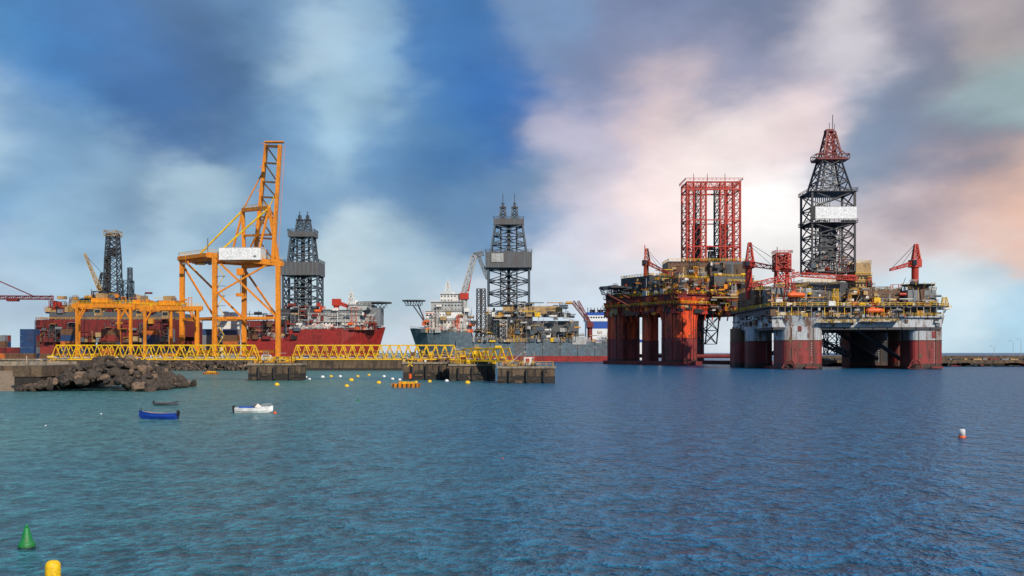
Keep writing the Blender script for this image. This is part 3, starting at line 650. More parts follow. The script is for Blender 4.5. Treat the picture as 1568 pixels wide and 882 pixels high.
def red_rig():
    D=593; M=place(103.5,D,0,math.radians(29.5)); o=Obj('red_drilling_rig',(103.5,D,0),M)
    a=26.4; zu=28.0
    R=random.Random(40)
    o.part('columns')
    for sx in(-1,1):
        for sy in(-1,1):
            cx,cy=a*sx,a*sy; rr=8 if sx+sy<=0 else 6.5
            o.rcol(cx,cy,rr,rr,3.2,-3,1.2,'black'); o.rcol(cx,cy,rr-.02,rr-.02,3.2,1.2,3.2,'tide_stain'); o.rcol(cx,cy,rr-.05,rr-.05,3.2,3.2,15,'dark_red' if (sx+sy)>0 else 'antifoul'); o.rcol(cx,cy,rr-.1,rr-.1,3.2,15,zu+2,'bright_red')
            o.rcol(cx,cy,rr-.06,rr-.06,3.2,zu+2,zu+9,'bright_red',1.25); o.rcol(cx,cy,rr+.1,rr+.1,3.3,14.85,15.15,'dark_red')
            for k in (-.5,.45):
                o.beam((cx+k*rr,cy-rr-.1,2),(cx+k*rr,cy-rr-.1,zu+2),.25,'dark_red'); o.beam((cx-rr-.1,cy+k*rr,2),(cx-rr-.1,cy+k*rr,zu+2),.25,'dark_red')
            patches(o,R,cx,cy,rr,rr,4,14,9,['dark_red','brown_rust','tide_stain']); patches(o,R,cx,cy,rr,rr,16,zu,10,['dark_red','red_paint','brown_rust','orange_red'])
    o.part('intermediate_columns')
    o.rcol(-a,0,4,4,1.8,-3,14,'dark_red'); o.rcol(-a,0,3.9,3.9,1.8,14,zu+2,'bright_red')
    o.part('pontoons'); o.rcol(-a,0,8.5,38,3,-3,2.2,'dark_red'); o.rcol(a,0,8.5,38,3,-3,2.2,'dark_red')
    o.part('braces')
    for s in(-1,1):
        o.cyl((-a,s*a,5),(a,s*a,5),1.2,1.2,'dark_red',10)
    o.lattice(4,-12,[(12,5,5),(zu,7,5)],.6,.35,'steel_dark',2)
    o.part('deck_box')
    h=34; o.bx(-h,h,-h,h,zu+2,zu+11,'dark_red'); o.bx(-h-1,h+1,-h-1,h+1,zu+11,zu+11.6,'dark_red'); grating_underside(o,-h,h,-h,h,zu+2,'dark_red')
    for i in range(150):
        t=R.uniform(-h,h); z=R.uniform(zu+1,zu+10); w=R.uniform(1,6); hh=R.uniform(.8,3.5); m=R.choice(['bright_red','dark_red','red_paint','black','brown_rust','tan_paint','orange_paint','bright_red','bright_red','black'])
        if i%2: o.box((t,-h,z),(w,R.uniform(.8,3),hh),m)
        else: o.box((-h,t,z),(R.uniform(.8,3),w,hh),m)
    for k in range(12):
        t=-h+3+k*5.6; o.beam((t,-a-7,zu-3),(t,-h-1.5,zu+5.6),.5,'bright_red'); o.beam((-a-7,t,zu-3),(-h-1.5,t,zu+5.6),.5,'bright_red')
    pal=['tan_paint','brown_rust','steel_dark','white_paint','amber_paint','bright_red','dark_red','yellow_paint','grey_paint','brown_rust','orange_paint','black','black','pale_grey']
    o.rail([(h+1,-h-1,zu+11.6),(-h-1,-h-1,zu+11.6),(-h-1,h+1,zu+11.6)],1.4,'yellow_paint',.2,2.6); o.rail([(h+1,-h-2,zu+6),(-h-2,-h-2,zu+6),(-h-2,h+1,zu+6)],1.4,'yellow_paint',.2,2.6)
    o.bx(-h-2.2,h,-h-2.2,-h,zu+5.6,zu+6,'dark_red'); o.bx(-h-2.2,-h,-h,h,zu+5.6,zu+6,'dark_red')
    o.part('topside_modules')
    z=zu+11.6
    for (x0,x1,y0,y1,hh,m) in ((-30,-8,-30,-8,9,'brown_rust'),(-30,-6,-4,24,12,'steel_dark'),(-4,26,-30,-10,11,'band_grey'),(-4,28,-8,20,16,'steel_dark'),(4,30,-32,-26,8,'brown_rust')):
        o.bx(x0,x1,y0,y1,z,z+hh,m); o.railbox(x0,x1,y0,y1,z+hh,1.3,'yellow_paint',.18,2.6)
        for k in range(14): o.box((R.uniform(x0,x1),y0-.3,z+R.uniform(1,hh-1)),(R.uniform(.8,3),.8,R.uniform(.8,3)),R.choice(pal))
        for k in range(14): o.box((x0-.3,R.uniform(y0,y1),z+R.uniform(1,hh-1)),(.8,R.uniform(.8,3),R.uniform(.8,3)),R.choice(pal))
    o.clutter(5,-h,h,-h-2,-h+6,z,z+9,150,pal,2.4); o.clutter(6,-h-1,-h+6,-h,h,z,z+9,130,pal,2.4); o.clutter(7,-26,26,-26,20,z+10,z+17,90,pal,2.6)
    o.clutter(8,h-14,h,-h,h,z,z+12,80,pal,2.6)
    o.M=Matrix.Identity(4); s=D/F; Z=lambda py:PZ(py,D); X=lambda px:PX(px,D)
    o.part('deck_house'); 
    o.bx(X(1018),X(1080),D-12,D+10,Z(440),Z(403),'brown_rust'); o.bx(X(1080),X(1138),D-14,D+10,Z(440),Z(404),'band_grey'); o.railbox(X(1018),X(1138),D-14,D+10,Z(403),1.3,'yellow_paint',.18,2.5)
    for px in (1024,1040,1056,1066): o.bx(X(px),X(px+7),D-12.3,D-12,Z(430),Z(412),'tan_paint')
    o.bx(X(1084),X(1112),D-14.2,D-14,Z(438),Z(408),'steel_dark'); o.bx(X(1116),X(1136),D-14.2,D-14,Z(425),Z(408),'concrete_brown')
    o.clutter(91,X(1018),X(1138),D-17,D-14.5,Z(442),Z(404),70,pal,2.0)
    o.part('helideck')
    c=(X(941),D-4); zz=Z(443)
    o.prism([(c[0]+10*math.cos(math.radians(22.5+45*k)),c[1]+12*math.sin(math.radians(22.5+45*k))) for k in range(8)],zz,zz+1.1,'steel_dark')
    o.lattice(c[0]+1,c[1],[(zz-3.2,8,7),(zz,9,9)],.4,.25,'steel_blue',1)
    for y in(-6,6): o.beam((c[0]-6,c[1]+y,zz-3),(X(962),c[1]+y,Z(470)),.6,'dark_red'); o.beam((c[0]+2,c[1]+y,zz-3),(X(962),c[1]+y,Z(458)),.5,'dark_red')
    o.part('derrick'); m='red_paint'
    for px in (1053,1123):
        for dy in(-8,8): o.lattice(X(px),D+dy,[(Z(404),5.5*s,1.6),(Z(282),5.5*s,1.6)],.55,.3,m,9)
    for px in (1073,1102):
        for dy in (-8,8): o.lattice(X(px),D+dy,[(Z(404),4*s,1.4),(Z(282),4*s,1.4)],.5,.3,m if dy<0 else 'steel_dark',8)
    for py in (283,294,340,380):
        for dy in(-9.5,9.5): o.beam((X(1047),D+dy,Z(py)),(X(1129),D+dy,Z(py)),.9 if py<300 else .6,m)
        for px in(1048,1128): o.beam((X(px),D-9.5,Z(py)),(X(px),D+9.5,Z(py)),.7,m)
    for k in range(8):
        a0=X(1048+k*10); b0=X(1053+k*10); c0=X(1058+k*10)
        o.beam((a0,D-9.5,Z(294)),(b0,D-9.5,Z(283)),.35,m); o.beam((b0,D-9.5,Z(283)),(c0,D-9.5,Z(294)),.35,m)
    for (p,q) in ((1060,1069),(1106,1117)):
        for k in range(8):
            y0=404-k*15; o.beam((X(p),D-9,Z(y0)),(X(q),D-9,Z(y0-15)),.3,m)
    o.railbox(X(1045),X(1131),D-11,D+11,Z(281),1.4,m,.2,2.4)
    for px in(1062,1083,1110): o.beam((X(px),D,Z(282)),(X(px),D,Z(266)),.3,'dark_red')
    o.part('drilling_equipment'); 
    for px in (1066,1108,1090): o.bx(X(px-5),X(px+5),D-3,D+3,Z(404),Z(345 if px!=1090 else 385),'steel_dark')
    o.clutter(9,X(1048),X(1128),D-9,D+9,Z(404),Z(375),60,['steel_dark','red_paint','dark_red','grey_paint','steel_blue'],2.6)
    o.part('deck_crane'); crane_pedestal(o,X(986),D-10,Z(440),22,(X(1014),D-22,Z(423)),'bright_red',1.5,2.0); o.beam((X(984),D-10,Z(400)),(X(984),D-10,Z(378)),.5,'red_paint')
    o.part('midships_platform'); o.clutter(10,X(1068),X(1140),D-40,D-34,Z(480),Z(440),60,pal,2.4); o.bx(X(1070),X(1135),D-40,D-32,Z(462),Z(460),'tan_paint')
    o.finish()
red_rig()
def left_rig():
    D=620; s=D/F; X=lambda p:PX(p,D); Z=lambda p:PZ(p,D); o=Obj('jackup_drilling_rig',(X(165),D,0))
    o.part('hull'); 
    for px in (75,125,200,255): o.rcol(X(px),D,7,7,3,-3,Z(510),'dark_red'); o.rcol(X(px),D+45,7,7,3,-3,Z(510),'dark_red')
    o.bx(X(62),X(272),D-6,D+50,Z(515),Z(490),'dark_red'); o.bx(X(80),X(262),D-4,D+46,Z(490),Z(478),'band_grey'); o.railbox(X(62),X(272),D-6,D+50,Z(490),1.4,'amber_paint',.25,3)
    o.part('topside_modules'); pal=['steel_dark','brown_rust','dark_red','amber_paint','tan_paint','grey_paint','dark_red','black','black','band_grey','dark_red']
    o.clutter(61,X(62),X(270),D-9,D-2,Z(524),Z(488),300,pal,2.8)
    o.clutter(62,X(75),X(260),D-4,D+30,Z(480),Z(455),200,pal,3.2); o.bx(X(115),X(215),D+4,D+25,Z(478),Z(462),'steel_dark'); o.clutter(63,X(120),X(210),D,D+20,Z(463),Z(445),80,pal,3)
    o.part('derrick'); c=X(173)
    o.lattice(c,D,[(Z(462),11*s,11*s),(Z(395),9*s,9*s),(Z(358),7*s,7*s)],.65,.38,'steel_dark',5); o.lattice(c-3,D,[(Z(462),2*s,2*s),(Z(392),2*s,2*s)],.9,.5,'steel_dark',4)
    o.lattice(c,D,[(Z(362),9*s,5),(Z(354),9*s,5)],.4,.3,'tan_paint',1); o.bx(c-6*s,c+4*s,D-3,D+3,Z(392),Z(380),'steel_dark')
    o.lattice(c+9,D-2,[(Z(462),8*s,4),(Z(430),8*s,4)],.5,.35,'steel_blue',2); o.lattice(X(199),D,[(Z(462),3*s,3*s),(Z(410),2.5*s,2.5*s)],.5,.3,'steel_blue',4)
    o.part('deck_crane'); o.cyl((X(158),D-2,Z(470)),(X(158),D-2,Z(440)),2,2,'steel_dark',10); o.truss((X(158),D-4,Z(446)),(X(136),D-6,Z(390)),2.4,2.4,12,.45,.28,'tan_paint',1,1); o.beam((X(160),D-2,Z(420)),(X(137),D-6,Z(392)),.25,'steel_dark'); o.lattice(X(160),D-2,[(Z(442),3,2),(Z(418),1,1)],.5,.3,'steel_dark',2)
    o.clutter(64,X(70),X(120),D-4,D+10,Z(478),Z(452),40,['amber_paint','red_paint','tan_paint'],3)
    o.finish()
left_rig()
# ------------------------------------------------------------------ drillships
def hull(o,st,zw,top_m,bot_m,cy):
    n=len(st)
    V=[]
    for (x,hd,hw,zt,xw) in st:
        V.append([(xw,cy-hw,-4),(xw,cy-hw,zw),(xw*.5+x*.5,cy-(hw*.55+hd*.45),(zw+zt)/2),(x,cy-hd,zt),(x,cy+hd,zt),(xw*.5+x*.5,cy+(hw*.55+hd*.45),(zw+zt)/2),(xw,cy+hw,zw),(xw,cy+hw,-4)])
    flat=[p for r in V for p in r]
    ft=[];fb=[]
    for i in range(n-1):
        a=i*8;b=a+8
        for k in range(7):
            q=(a+k,b+k,b+k+1,a+k+1)
            (fb if k in(0,6) else ft).append(q)
    ft.append(tuple(range(1,7))); ft.append(tuple(range((n-1)*8+6,(n-1)*8,-1))); fb.append((0,1,6,7)); b=(n-1)*8; fb.append((b+7,b+6,b+1,b))
    o.add(flat,ft,top_m); o.add(flat,fb,bot_m)
def drill_tower(o,D,cx,bands,scale_y=1.0,m='steel_blue'):
    s=D/F; Z=lambda p:PZ(p,D)
    (base,hb),(b0,b1,hb2),(u1,hu0,hu1),(c0,c1,hc),tops,tip=bands
    o.part('derrick')
    o.lattice(cx,D,[(Z(base),hb*s,hb*s*.8),(Z(b0),hb*s,hb*s*.8)],1.5,.75,m,3); o.lattice(cx,D,[(Z(base),hb*s*.4,hb*s*.4),(Z(b0),hb*s*.4,hb*s*.4)],1.0,.6,'steel_dark',3)
    o.lattice(cx,D,[(Z(b1),hu0*s,hu0*s*.8),(Z(c0),hu1*s,hu1*s*.8)],1.3,.7,m,3); o.beam((cx,D,Z(base)),(cx,D,Z(c0)),2.6,'steel_dark')
    o.beam((cx-hu0*s*.45,D,Z(b1)),(cx-hu0*s*.45,D,Z(c0)),1.2,'steel_dark'); o.beam((cx+hu0*s*.45,D,Z(b1)),(cx+hu0*s*.45,D,Z(c0)),1.2,'steel_dark')
    o.bx(cx-hc*s,cx+hc*s,D-hc*s*.8,D+hc*s*.8,Z(c0),Z(c1),'band_grey'); o.railbox(cx-hc*s,cx+hc*s,D-hc*s*.8,D+hc*s*.8,Z(c1),1.6,m,.3,3)
    for px in tops: 
        o.lattice(cx+px*s,D,[(Z(c1),6*s,6*s),(Z(c1-18),3.4*s,3.4*s)],.9,.6,m,2); o.bx(cx+(px-5)*s,cx+(px+5)*s,D-2.5,D+2.5,Z(c1-18),Z(c1-20),'steel_dark'); o.beam((cx+px*s,D,Z(c1-18)),(cx+px*s,D,Z(tip)),.55,'steel_dark'); o.lattice(cx+px*s,D,[(Z(c1-20),2*s,2*s),(Z(c1-26),2*s,2*s)],.4,.3,m,1)
    o.part('derrick_windwall'); o.bx(cx-hb2*s,cx+hb2*s,D-hb2*s*.85,D+hb2*s*.85,Z(b0),Z(b1),'band_grey')
    for k in range(9): x=cx-hb2*s+(k+.5)*2*hb2*s/9; o.bx(x-.15,x+.15,D-hb2*s*.85-.25,D-hb2*s*.85,Z(b0),Z(b1),'grey_paint')
    o.railbox(cx-hb2*s,cx+hb2*s,D-hb2*s*.85,D+hb2*s*.85,Z(b1),1.8,m,.3,3)
def superstructure(o,D,levels,seed,dy0=-14,dy1=14):
    R=random.Random(seed); X=lambda p:PX(p,D); Z=lambda p:PZ(p,D)
    for (a,b,yb,yt,m) in levels:
        off=R.uniform(0,1.5); o.bx(X(a),X(b),D+dy0+off,D+dy1,Z(yb),Z(yt),m); o.bx(X(a)-.5,X(b)+.5,D+dy0+off-.8,D+dy1,Z(yt),Z(yt)+.3,'pale_grey'); o.rail([(X(a),D+dy0+off-.7,Z(yt)+.3),(X(b),D+dy0+off-.7,Z(yt)+.3)],1.3,'white_paint',.22,2.5)
        z=Z(yb)+1.6
        while z<Z(yt)-1:
            x=X(a)+1.2
            while x<X(b)-1:
                if R.random()<.75: o.box((x,D+dy0+off-.05,z),(1.1,.2,1.0),'glass_dark')
                x+=2.6
            z+=3.2
def helideck(o,D,p0,p1,py,dy,to):
    s=D/F; cx=PX((p0+p1)/2,D); r=(p1-p0)/2*s; z=PZ(py,D); y=D+dy
    o.prism([(cx+r*1.06*math.cos(math.radians(22.5+45*k)),y+r*.9*math.sin(math.radians(22.5+45*k))) for k in range(8)],z,z+1.0,'steel_dark')
    for k in range(-3,4):
        o.beam((cx+k*r*.27,y-r*.6,z),(cx+k*r*.2,y-r*.45,z-3.5),.4,'steel_blue'); o.beam((cx+k*r*.27,y-r*.6,z),(cx+(k+1)*r*.2,y-r*.45,z-3.5),.3,'steel_blue')
    o.beam((cx-r*.7,y-r*.45,z-3.5),(cx+r*.7,y-r*.45,z-3.5),.6,'steel_blue'); o.beam((cx,y-r*.5,z-3.5),to,.8,'steel_blue'); o.beam((cx+r*.3,y+r*.4,z-2),(to[0],to[1]+10,to[2]),.8,'steel_blue')
def ship_slate():
    D=800; X=lambda p:PX(p,D); Z=lambda p:PZ(p,D); o=Obj('drillship',(X(790),D,0))
    o.part('hull'); zw=Z(545)
    st=[(X(628),2,.5,Z(503),X(642)),(X(636),9,3,Z(503),X(646)),(X(655),16,10,Z(505),X(660)),(X(690),19,18,Z(508),X(692)),(X(722),19,19,Z(510),X(722)),(X(724),19,19,Z(520),X(724)),(X(820),19,19,Z(522),X(820)),(X(955),19,19,Z(526),X(955)),(X(962),17,16,Z(526),X(960))]
    hull(o,st,zw,'hull_slate','hull_red',D)
    for k in range(10): x=X(700+k*26); o.box((x,D-19.1,Z(532)),(3,.3,2),'grey_paint'); o.bx(x-.2,x+.2,D-19.3,D-19,zw,Z(522),'steel_dark')
    o.rail([(X(628),D-2,Z(503)),(X(655),D-16,Z(505)),(X(720),D-19,Z(509))],1.5,'white_paint',.3,4); o.rail([(X(724),D-19,Z(520)),(X(955),D-19,Z(526))],1.5,'pale_grey',.3,4)
    o.part('superstructure')
    superstructure(o,D,[(652,722,510,492,'white_paint'),(654,716,492,478,'clean_white'),(662,712,478,464,'pale_grey'),(676,704,464,452,'white_paint')],71)
    o.lattice(X(686),D,[(Z(452),2.5,2.5),(Z(432),1,1)],.5,.4,'white_paint',3); o.beam((X(686),D,Z(440)),(X(686),D,Z(426)),.4,'white_paint'); o.cyl((X(694),D,Z(452)),(X(694),D,Z(447)),2,1.4,'clean_white',10)
    o.clutter(72,X(650),X(724),D-17,D-12,Z(510),Z(470),90,['white_paint','pale_grey','grey_paint','tan_paint','white_paint','orange_red','steel_blue'],3)
    o.part('helideck'); helideck(o,D,617,652,462,-4,(X(650),D-4,Z(492)))
    o.part('deck_crane'); o.cyl((X(712),D-12,Z(510)),(X(712),D-12,Z(458)),2.6,2.4,'pale_grey',12); o.box((X(712),D-12,Z(455)),(7,7,5),'red_paint')
    o.truss((X(711),D-12,Z(452)),(X(727),D-12,Z(394)),3.6,3.6,10,1.0,.55,'pale_grey'); o.truss((X(726),D-12,Z(393)),(X(741),D-12,Z(390)),3,3,4,.8,.5,'grey_paint'); o.truss((X(732),D-12,Z(391)),(X(747),D-12,Z(428)),2.4,2.4,7,.8,.45,'grey_paint'); o.beam((X(746),D-12,Z(424)),(X(748),D-12,Z(436)),.8,'pale_grey'); o.beam((X(718),D-12,Z(448)),(X(724),D-12,Z(415)),1.0,'red_paint')
    o.part('riser_masts')
    for p in(734,741): o.lattice(X(p),D-14,[(Z(522),1.7,1.7),(Z(444),1.4,1.4)],1.1,.5,'steel_dark',8); 
    drill_tower(o,D,X(779),((468,31),(412,388,35),(388,27,21),(346,337,23),(-9,9),297))
    o.part('derrick_windwall'); o.bx(X(753),X(771),D-35*D/F*.85-.6,D-35*D/F*.85-.3,Z(404),Z(391),'pale_grey')
    o.part('topside_modules'); pal=['white_paint','amber_paint','grey_paint','steel_dark','tan_paint','pale_grey','yellow_paint','steel_blue','black','tan_paint','steel_dark','steel_blue']
    o.bx(X(745),X(815),D-15,D+12,Z(522),Z(482),'steel_dark'); o.bx(X(815),X(885),D-10,D+14,Z(524),Z(492),'band_grey'); o.bx(X(770),X(860),D-12,D+8,Z(482),Z(470),'tan_paint')
    o.clutter(73,X(726),X(880),D-19,D-14,Z(524),Z(478),240,pal,3.4); o.clutter(74,X(745),X(870),D-16,D-4,Z(486),Z(462),110,pal,3.4); o.clutter(75,X(880),X(955),D-18,D-8,Z(526),Z(508),60,pal,3.0)
    o.bx(X(874),X(895),D-19.5,D-16,Z(528),Z(516),'pale_grey')
    o.part('aft_crane'); o.cyl((X(902),D-8,Z(526)),(X(902),D-8,Z(500)),2.0,2.0,'dark_red',10); o.truss((X(903),D-9,Z(497)),(X(876),D-9,Z(463)),2.4,2.4,9,.6,.4,'dark_red'); o.truss((X(905),D-9,Z(500)),(X(884),D-9,Z(462)),1.6,1.6,9,.5,.3,'dark_red'); o.box((X(902),D-9,Z(498)),(5,5,4),'dark_red')
    o.finish()
ship_slate()
def ship_red():
    D=740; X=lambda p:PX(p,D); Z=lambda p:PZ(p,D); o=Obj('red_drillship',(X(450),D,0))
    o.part('hull')
    st=[(X(312),16,15,Z(520),X(314)),(X(360),18,18,Z(520),X(360)),(X(448),18,18,Z(518),X(448)),(X(452),18,18,Z(506),X(452)),(X(530),18,17,Z(504),X(528)),(X(560),14,9,Z(503),X(555)),(X(580),8,3,Z(502),X(570)),(X(590),1.5,.4,Z(501),X(576))]
    hull(o,st,2.0,'hull_red','antifoul',D)
    o.rail([(X(452),D-18,Z(505)),(X(530),D-18,Z(504)),(X(560),D-14,Z(503)),(X(588),D-2,Z(502))],1.5,'white_paint',.3,4)
    o.part('superstructure'); superstructure(o,D,[(462,560,506,494,'white_paint'),(478,556,494,484,'pale_grey'),(500,560,484,476,'grey_paint'),(535,575,503,486,'pale_grey'),(538,572,476,468,'pale_grey')],81)
    o.clutter(82,X(452),X(580),D-17,D-12,Z(506),Z(470),130,['white_paint','pale_grey','grey_paint','dark_red','white_paint','orange_red','steel_blue'],3.0)
    o.bx(X(534),X(585),D-10,D+10,Z(500),Z(472),'grey_paint')
    o.lattice(X(538),D,[(Z(470),2.5,2.5),(Z(448),1,1)],.5,.4,'white_paint',3); o.beam((X(538),D,Z(455)),(X(538),D,Z(438)),.4,'white_paint'); o.cyl((X(545),D,Z(468)),(X(545),D,Z(460)),1.8,1.2,'clean_white',10)
    o.part('helideck'); helideck(o,D,547,600,465,-2,(X(572),D-3,Z(494)))
    o.part('deck_crane'); o.cyl((X(519),D-10,Z(490)),(X(519),D-10,Z(466)),2,2,'red_paint',10); o.truss((X(517),D-10,Z(463)),(X(536),D-10,Z(470)),2,2,7,.8,.5,'red_paint'); o.box((X(519),D-10,Z(464)),(6,5,5),'red_paint')
    drill_tower(o,D,X(464),((475,26),(423,403,29),(403,20,16),(364,356,20),(-5,7),324))
    o.part('topside_modules'); pal=['dark_red','grey_paint','steel_dark','tan_paint','red_paint','steel_blue','brown_rust','black','dark_red','black','pale_grey']
    o.bx(X(380),X(460),D-14,D+10,Z(520),Z(492),'dark_red'); o.bx(X(432),X(494),D-12,D+10,Z(506),Z(474),'steel_dark')
    o.clutter(83,X(345),X(480),D-18,D-10,Z(520),Z(478),190,pal,3.6); o.clutter(84,X(425),X(500),D-14,D-4,Z(492),Z(465),90,pal,3.6)
    o.finish()
ship_red()
def ferry():
    D=1000; X=lambda p:PX(p,D); Z=lambda p:PZ(p,D); o=Obj('ferry',(X(925),D,0))
    o.part('hull'); o.bx(X(898),X(985),D,D+24,-3,Z(512),'clean_white')
    o.part('superstructure'); o.bx(X(898),X(953),D,D+22,Z(512),Z(492),'clean_white'); o.bx(X(896),X(952),D-.4,D+22,Z(492),Z(483),'clean_white'); o.bx(X(899),X(950),D+1,D+20,Z(483),Z(478),'blue_paint')
    o.bx(X(898),X(953),D-.3,D,Z(503),Z(492.2),'blue_paint'); 
    for k in range(13): o.bx(X(900+k*4),X(902.4+k*4),D-.7,D-.3,Z(487),Z(485),'glass_dark')
    for k in range(4): o.bx(X(904+k*12),X(912+k*12),D+2,D+10,Z(478),Z(474),'black')
    for k in range(10): o.beam((X(900+k*5),D,Z(478)),(X(900+k*5),D,Z(471)),.7,'steel_dark')
    o.part('stripe'); o.bx(X(898),X(985),D-.3,D-.02,Z(524),Z(520),'blue_paint'); o.finish()
ferry()
# ------------------------------------------------------------------ small boats
def small_boat(name,px,D,L,W,Hh,mh,mi,rz,kind):
    x=PX(px,D); o=Obj(name,(x,D,0),place(x,D,0,rz)); o.part('hull'); n=14
    rows=[];inn=[]
    for i in range(n+1):
        t=i/n; X=-L/2+L*t; w=W/2*(1-abs(max(0,(t-.45)/.55))**2.3)*(0.82+.18*min(1,t/.3)); w=max(w,.02)
        zt=Hh*(.82+.55*max(0,t-.4)**1.6*1.8+.1*(1-t)); zk=-.15+.35*max(0,(t-.75)/.25)**2
        rows.append([(X,-w,zt),(X-.0,-w*.92,zt*.5),(X,-w*.55,zk+.05),(X,0,zk),(X,w*.55,zk+.05),(X,w*.92,zt*.5),(X,w,zt)])
        wi=max(w-.07,.01); inn.append([(X,-w,zt),(X,-wi,zt+.03),(X,-wi*.9,zt*.45),(X,wi*.9,zt*.45),(X,wi,zt+.03),(X,w,zt)])
    def loft(rs,m):
        k=len(rs[0]); v=[p for r in rs for p in r]; f=[]
        for i in range(len(rs)-1):
            for j in range(k-1): f.append((i*k+j,i*k+j+1,(i+1)*k+j+1,(i+1)*k+j))
        o.add(v,f,m)
    loft(rows,mh); o.add(rows[0],[(0,1,2,3,4,5,6)],mh); o.part('interior'); loft(inn,mi)
    rim={'dark':'steel_dark','blue':'blue_paint','white':'clean_white'}[kind]
    for (a,b) in zip(rows[:-1],rows[1:]):
        for j in(0,6): o.beam(a[j],b[j],.07,rim)
    o.beam(rows[0][0],rows[0][6],.07,rim)
    for t in(.2,.45,.68): 
        X=-L/2+L*t; w=W/2*.85*(1 if t<.6 else .75); o.box((X,0,Hh*.68),(.3,w*2,.05),'tan_paint' if kind!='white' else 'pale_grey')
    o.part('fittings')
    if kind=='white':
        o.box((L*.22,0,Hh*.98),(L*.30,W*.55,.22),'clean_white'); o.prism([(L*.02,-W*.32),(L*.24,-W*.25),(L*.24,W*.25),(L*.02,W*.32)],Hh*1.05,Hh*1.05+.42,'glass_dark',[(-L*.02,-W*.28),(L*.1,-W*.22),(L*.1,W*.22),(-L*.02,W*.28)])
        o.box((-L*.2,0,Hh*1.0),(L*.38,W*.8,.25),'blue_paint'); o.box((-L/2-.15,0,Hh*.95),(.32,.3,.55),'black'); o.box((-L/2-.18,0,Hh*.3),(.14,.14,.9),'black')
        o.rail([(L*.2,-W*.3,Hh*1.05),(L*.46,-.1,Hh*1.3),(L*.46,.1,Hh*1.3),(L*.2,W*.3,Hh*1.05)],.3,'pale_grey',.035,.5)
    elif kind=='blue':
        o.cyl((L*.42,0,Hh*.9),(L*.46,0,Hh*1.75),.05,.04,'black',6); o.box((-L/2-.12,0,Hh*.95),(.25,.25,.5),'black'); o.box((-L/2-.12,0,Hh*.3),(.1,.1,.8),'black')
        o.box((-L*.3,0,Hh*.75),(.5,.7,.2),'blue_paint')
        for s in(-1,1): o.beam((-L*.3,s*W*.3,Hh*.85),(L*.3,s*W*.2,Hh*.95),.05,'tan_paint')
    else:
        o.box((-L/2-.1,0,Hh*.95),(.22,.22,.45),'black'); o.cyl((L*.1,0,Hh*.8),(L*.3,0,Hh*.8),.15,.15,'grey_paint',8)
    o.finish()
small_boat('rowing_boat',242,105,4.2,1.5,.70,'boat_blue','grey_paint',math.radians(174),'blue')
small_boat('dinghy',255,132,3.1,1.3,.45,'steel_blue','grey_paint',math.radians(8),'dark')
small_boat('motorboat',389,116,4.3,1.7,.62,'clean_white','pale_grey',math.radians(12),'white')
# ------------------------------------------------------------------ buoys
def lathe(o,x,y,prof,mat,n=24):
    v=[];f=[]
    for r,z in prof:
        for i in range(n): t=2*math.pi*i/n; v.append((x+r*math.cos(t),y+r*math.sin(t),z))
    for j in range(len(prof)-1):
        for i in range(n): f.append((j*n+i,j*n+(i+1)%n,(j+1)*n+(i+1)%n,(j+1)*n+i))
    f.append(tuple(range(n-1,-1,-1))); f.append(tuple((len(prof)-1)*n+i for i in range(n))); o.add(v,f,mat)
D=35.8; x=PX(41,D); o=Obj('green_buoy',(x,D,0))
o.part('float'); lathe(o,x,D,[(.20,-.3),(.27,-.1),(.29,0),(.29,.10),(.27,.16),(.235,.2),(.21,.23),(.14,.50),(.08,.70),(.065,.72)],'green_paint')
o.part('topmark'); lathe(o,x,D,[(.055,.72),(.06,.74),(.06,.79),(.03,.82)],'green_paint',12); lathe(o,x,D,[(.295,-.02),(.295,.03)],'black'); o.finish(smooth=True)
D=30.2; x=PX(81,D); o=Obj('yellow_buoy',(x,D,0)); lathe(o,x,D,[(.2,-.3),(.225,-.1),(.225,.50),(.215,.58),(.18,.65),(.12,.69),(.05,.705)],'buoy_yellow'); o.finish(smooth=True)
D=82; x=PX(1473,D); o=Obj('mooring_buoy',(x,D,0)); o.part('float'); lathe(o,x,D,[(.22,-.3),(.30,-.1),(.30,.14),(.27,.16)],'orange_red'); o.part('body'); lathe(o,x,D,[(.26,.16),(.25,.62),(.2,.7),(.05,.73)],'clean_white'); o.part('ring'); lathe(o,x,D,[(.03,.73),(.03,.82),(.05,.83),(.05,.87)],'black',8); o.finish(smooth=True)
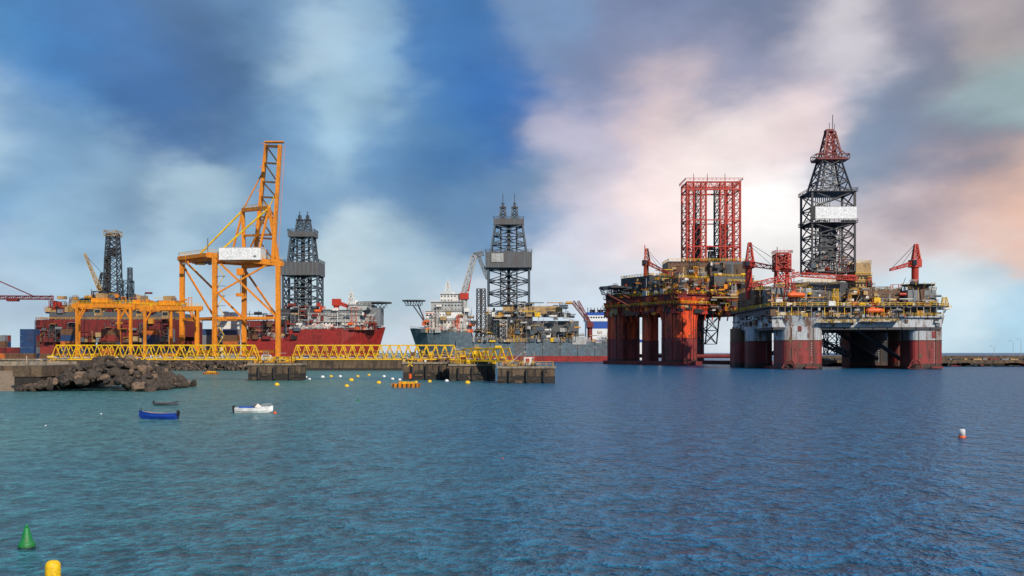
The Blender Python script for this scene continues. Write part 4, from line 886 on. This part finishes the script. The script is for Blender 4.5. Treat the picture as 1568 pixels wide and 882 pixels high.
def float_buoy(px,py,r,mat):
    D=H*F/(py-HY); x=PX(px,D); o=Obj('marker_buoy',(x,D,0))
    if py<600: r*=1.25
    o.part('float'); lathe(o,x,D,[(r*.3,-r*.6),(r*.8,-r*.35),(r,.1*r),(r*.92,.5*r),(r*.65,.85*r),(r*.25,1.02*r)],mat,16); o.part('eye'); lathe(o,x,D,[(r*.14,r),(r*.14,r*1.3),(r*.05,r*1.35)],'black',8); o.finish(smooth=True)
for b in ((424,590,.45,'buoy_yellow'),(538,583,.5,'buoy_yellow'),(531,592,.38,'buoy_yellow'),(580,587,.45,'buoy_yellow'),(548,614,.24,'green_paint'),(494,578,.45,'clean_white'),(468,578,.4,'clean_white'),(474,581,.3,'clean_white'),(507,577,.4,'buoy_yellow'),(601,581,.4,'clean_white'),(612,582,.35,'clean_white'),(642,579,.5,'clean_white'),(658,585,.4,'buoy_yellow'),(716,587,.5,'buoy_yellow'),(668,581,.4,'clean_white'),(684,584,.4,'clean_white'),(421,633,.22,'orange_red'),(565,575,.4,'buoy_yellow'),(70,652,.08,'clean_white'),(155,634,.10,'clean_white'),(770,702,.06,'orange_red'),(588,577,.4,'clean_white'),(521,577,.4,'clean_white'),(548,577,.4,'buoy_yellow'),(637,586,.35,'buoy_yellow')): float_buoy(*b)
def barge(px,py,L,hh):
    D=H*F/(py-HY); x=PX(px,D); o=Obj('floating_pontoon',(x,D,0),place(x,D,0,-.12))
    o.part('hull'); o.prism([(-L/2+.4,-1.2),(L/2-.4,-1.2),(L/2-.4,1.2),(-L/2+.4,1.2)],-.4,hh,'orange_paint',[(-L/2,-1.3),(L/2,-1.3),(L/2,1.3),(-L/2,1.3)])
    o.part('fittings'); o.box((L*.1,0,hh+.2),(L*.45,1.2,.4),'yellow_paint'); o.box((-L*.2,0,hh+.25),(.6,.8,.5),'amber_paint')
    for k in range(6): o.cyl((-L/2+.5+k*(L-1)/5,-1.4,.1),(-L/2+.5+k*(L-1)/5,-1.4,hh),.13,.13,'rubber',8)
    o.finish()
barge(622,593,5.6,.75); barge(323,573,4.6,.6)
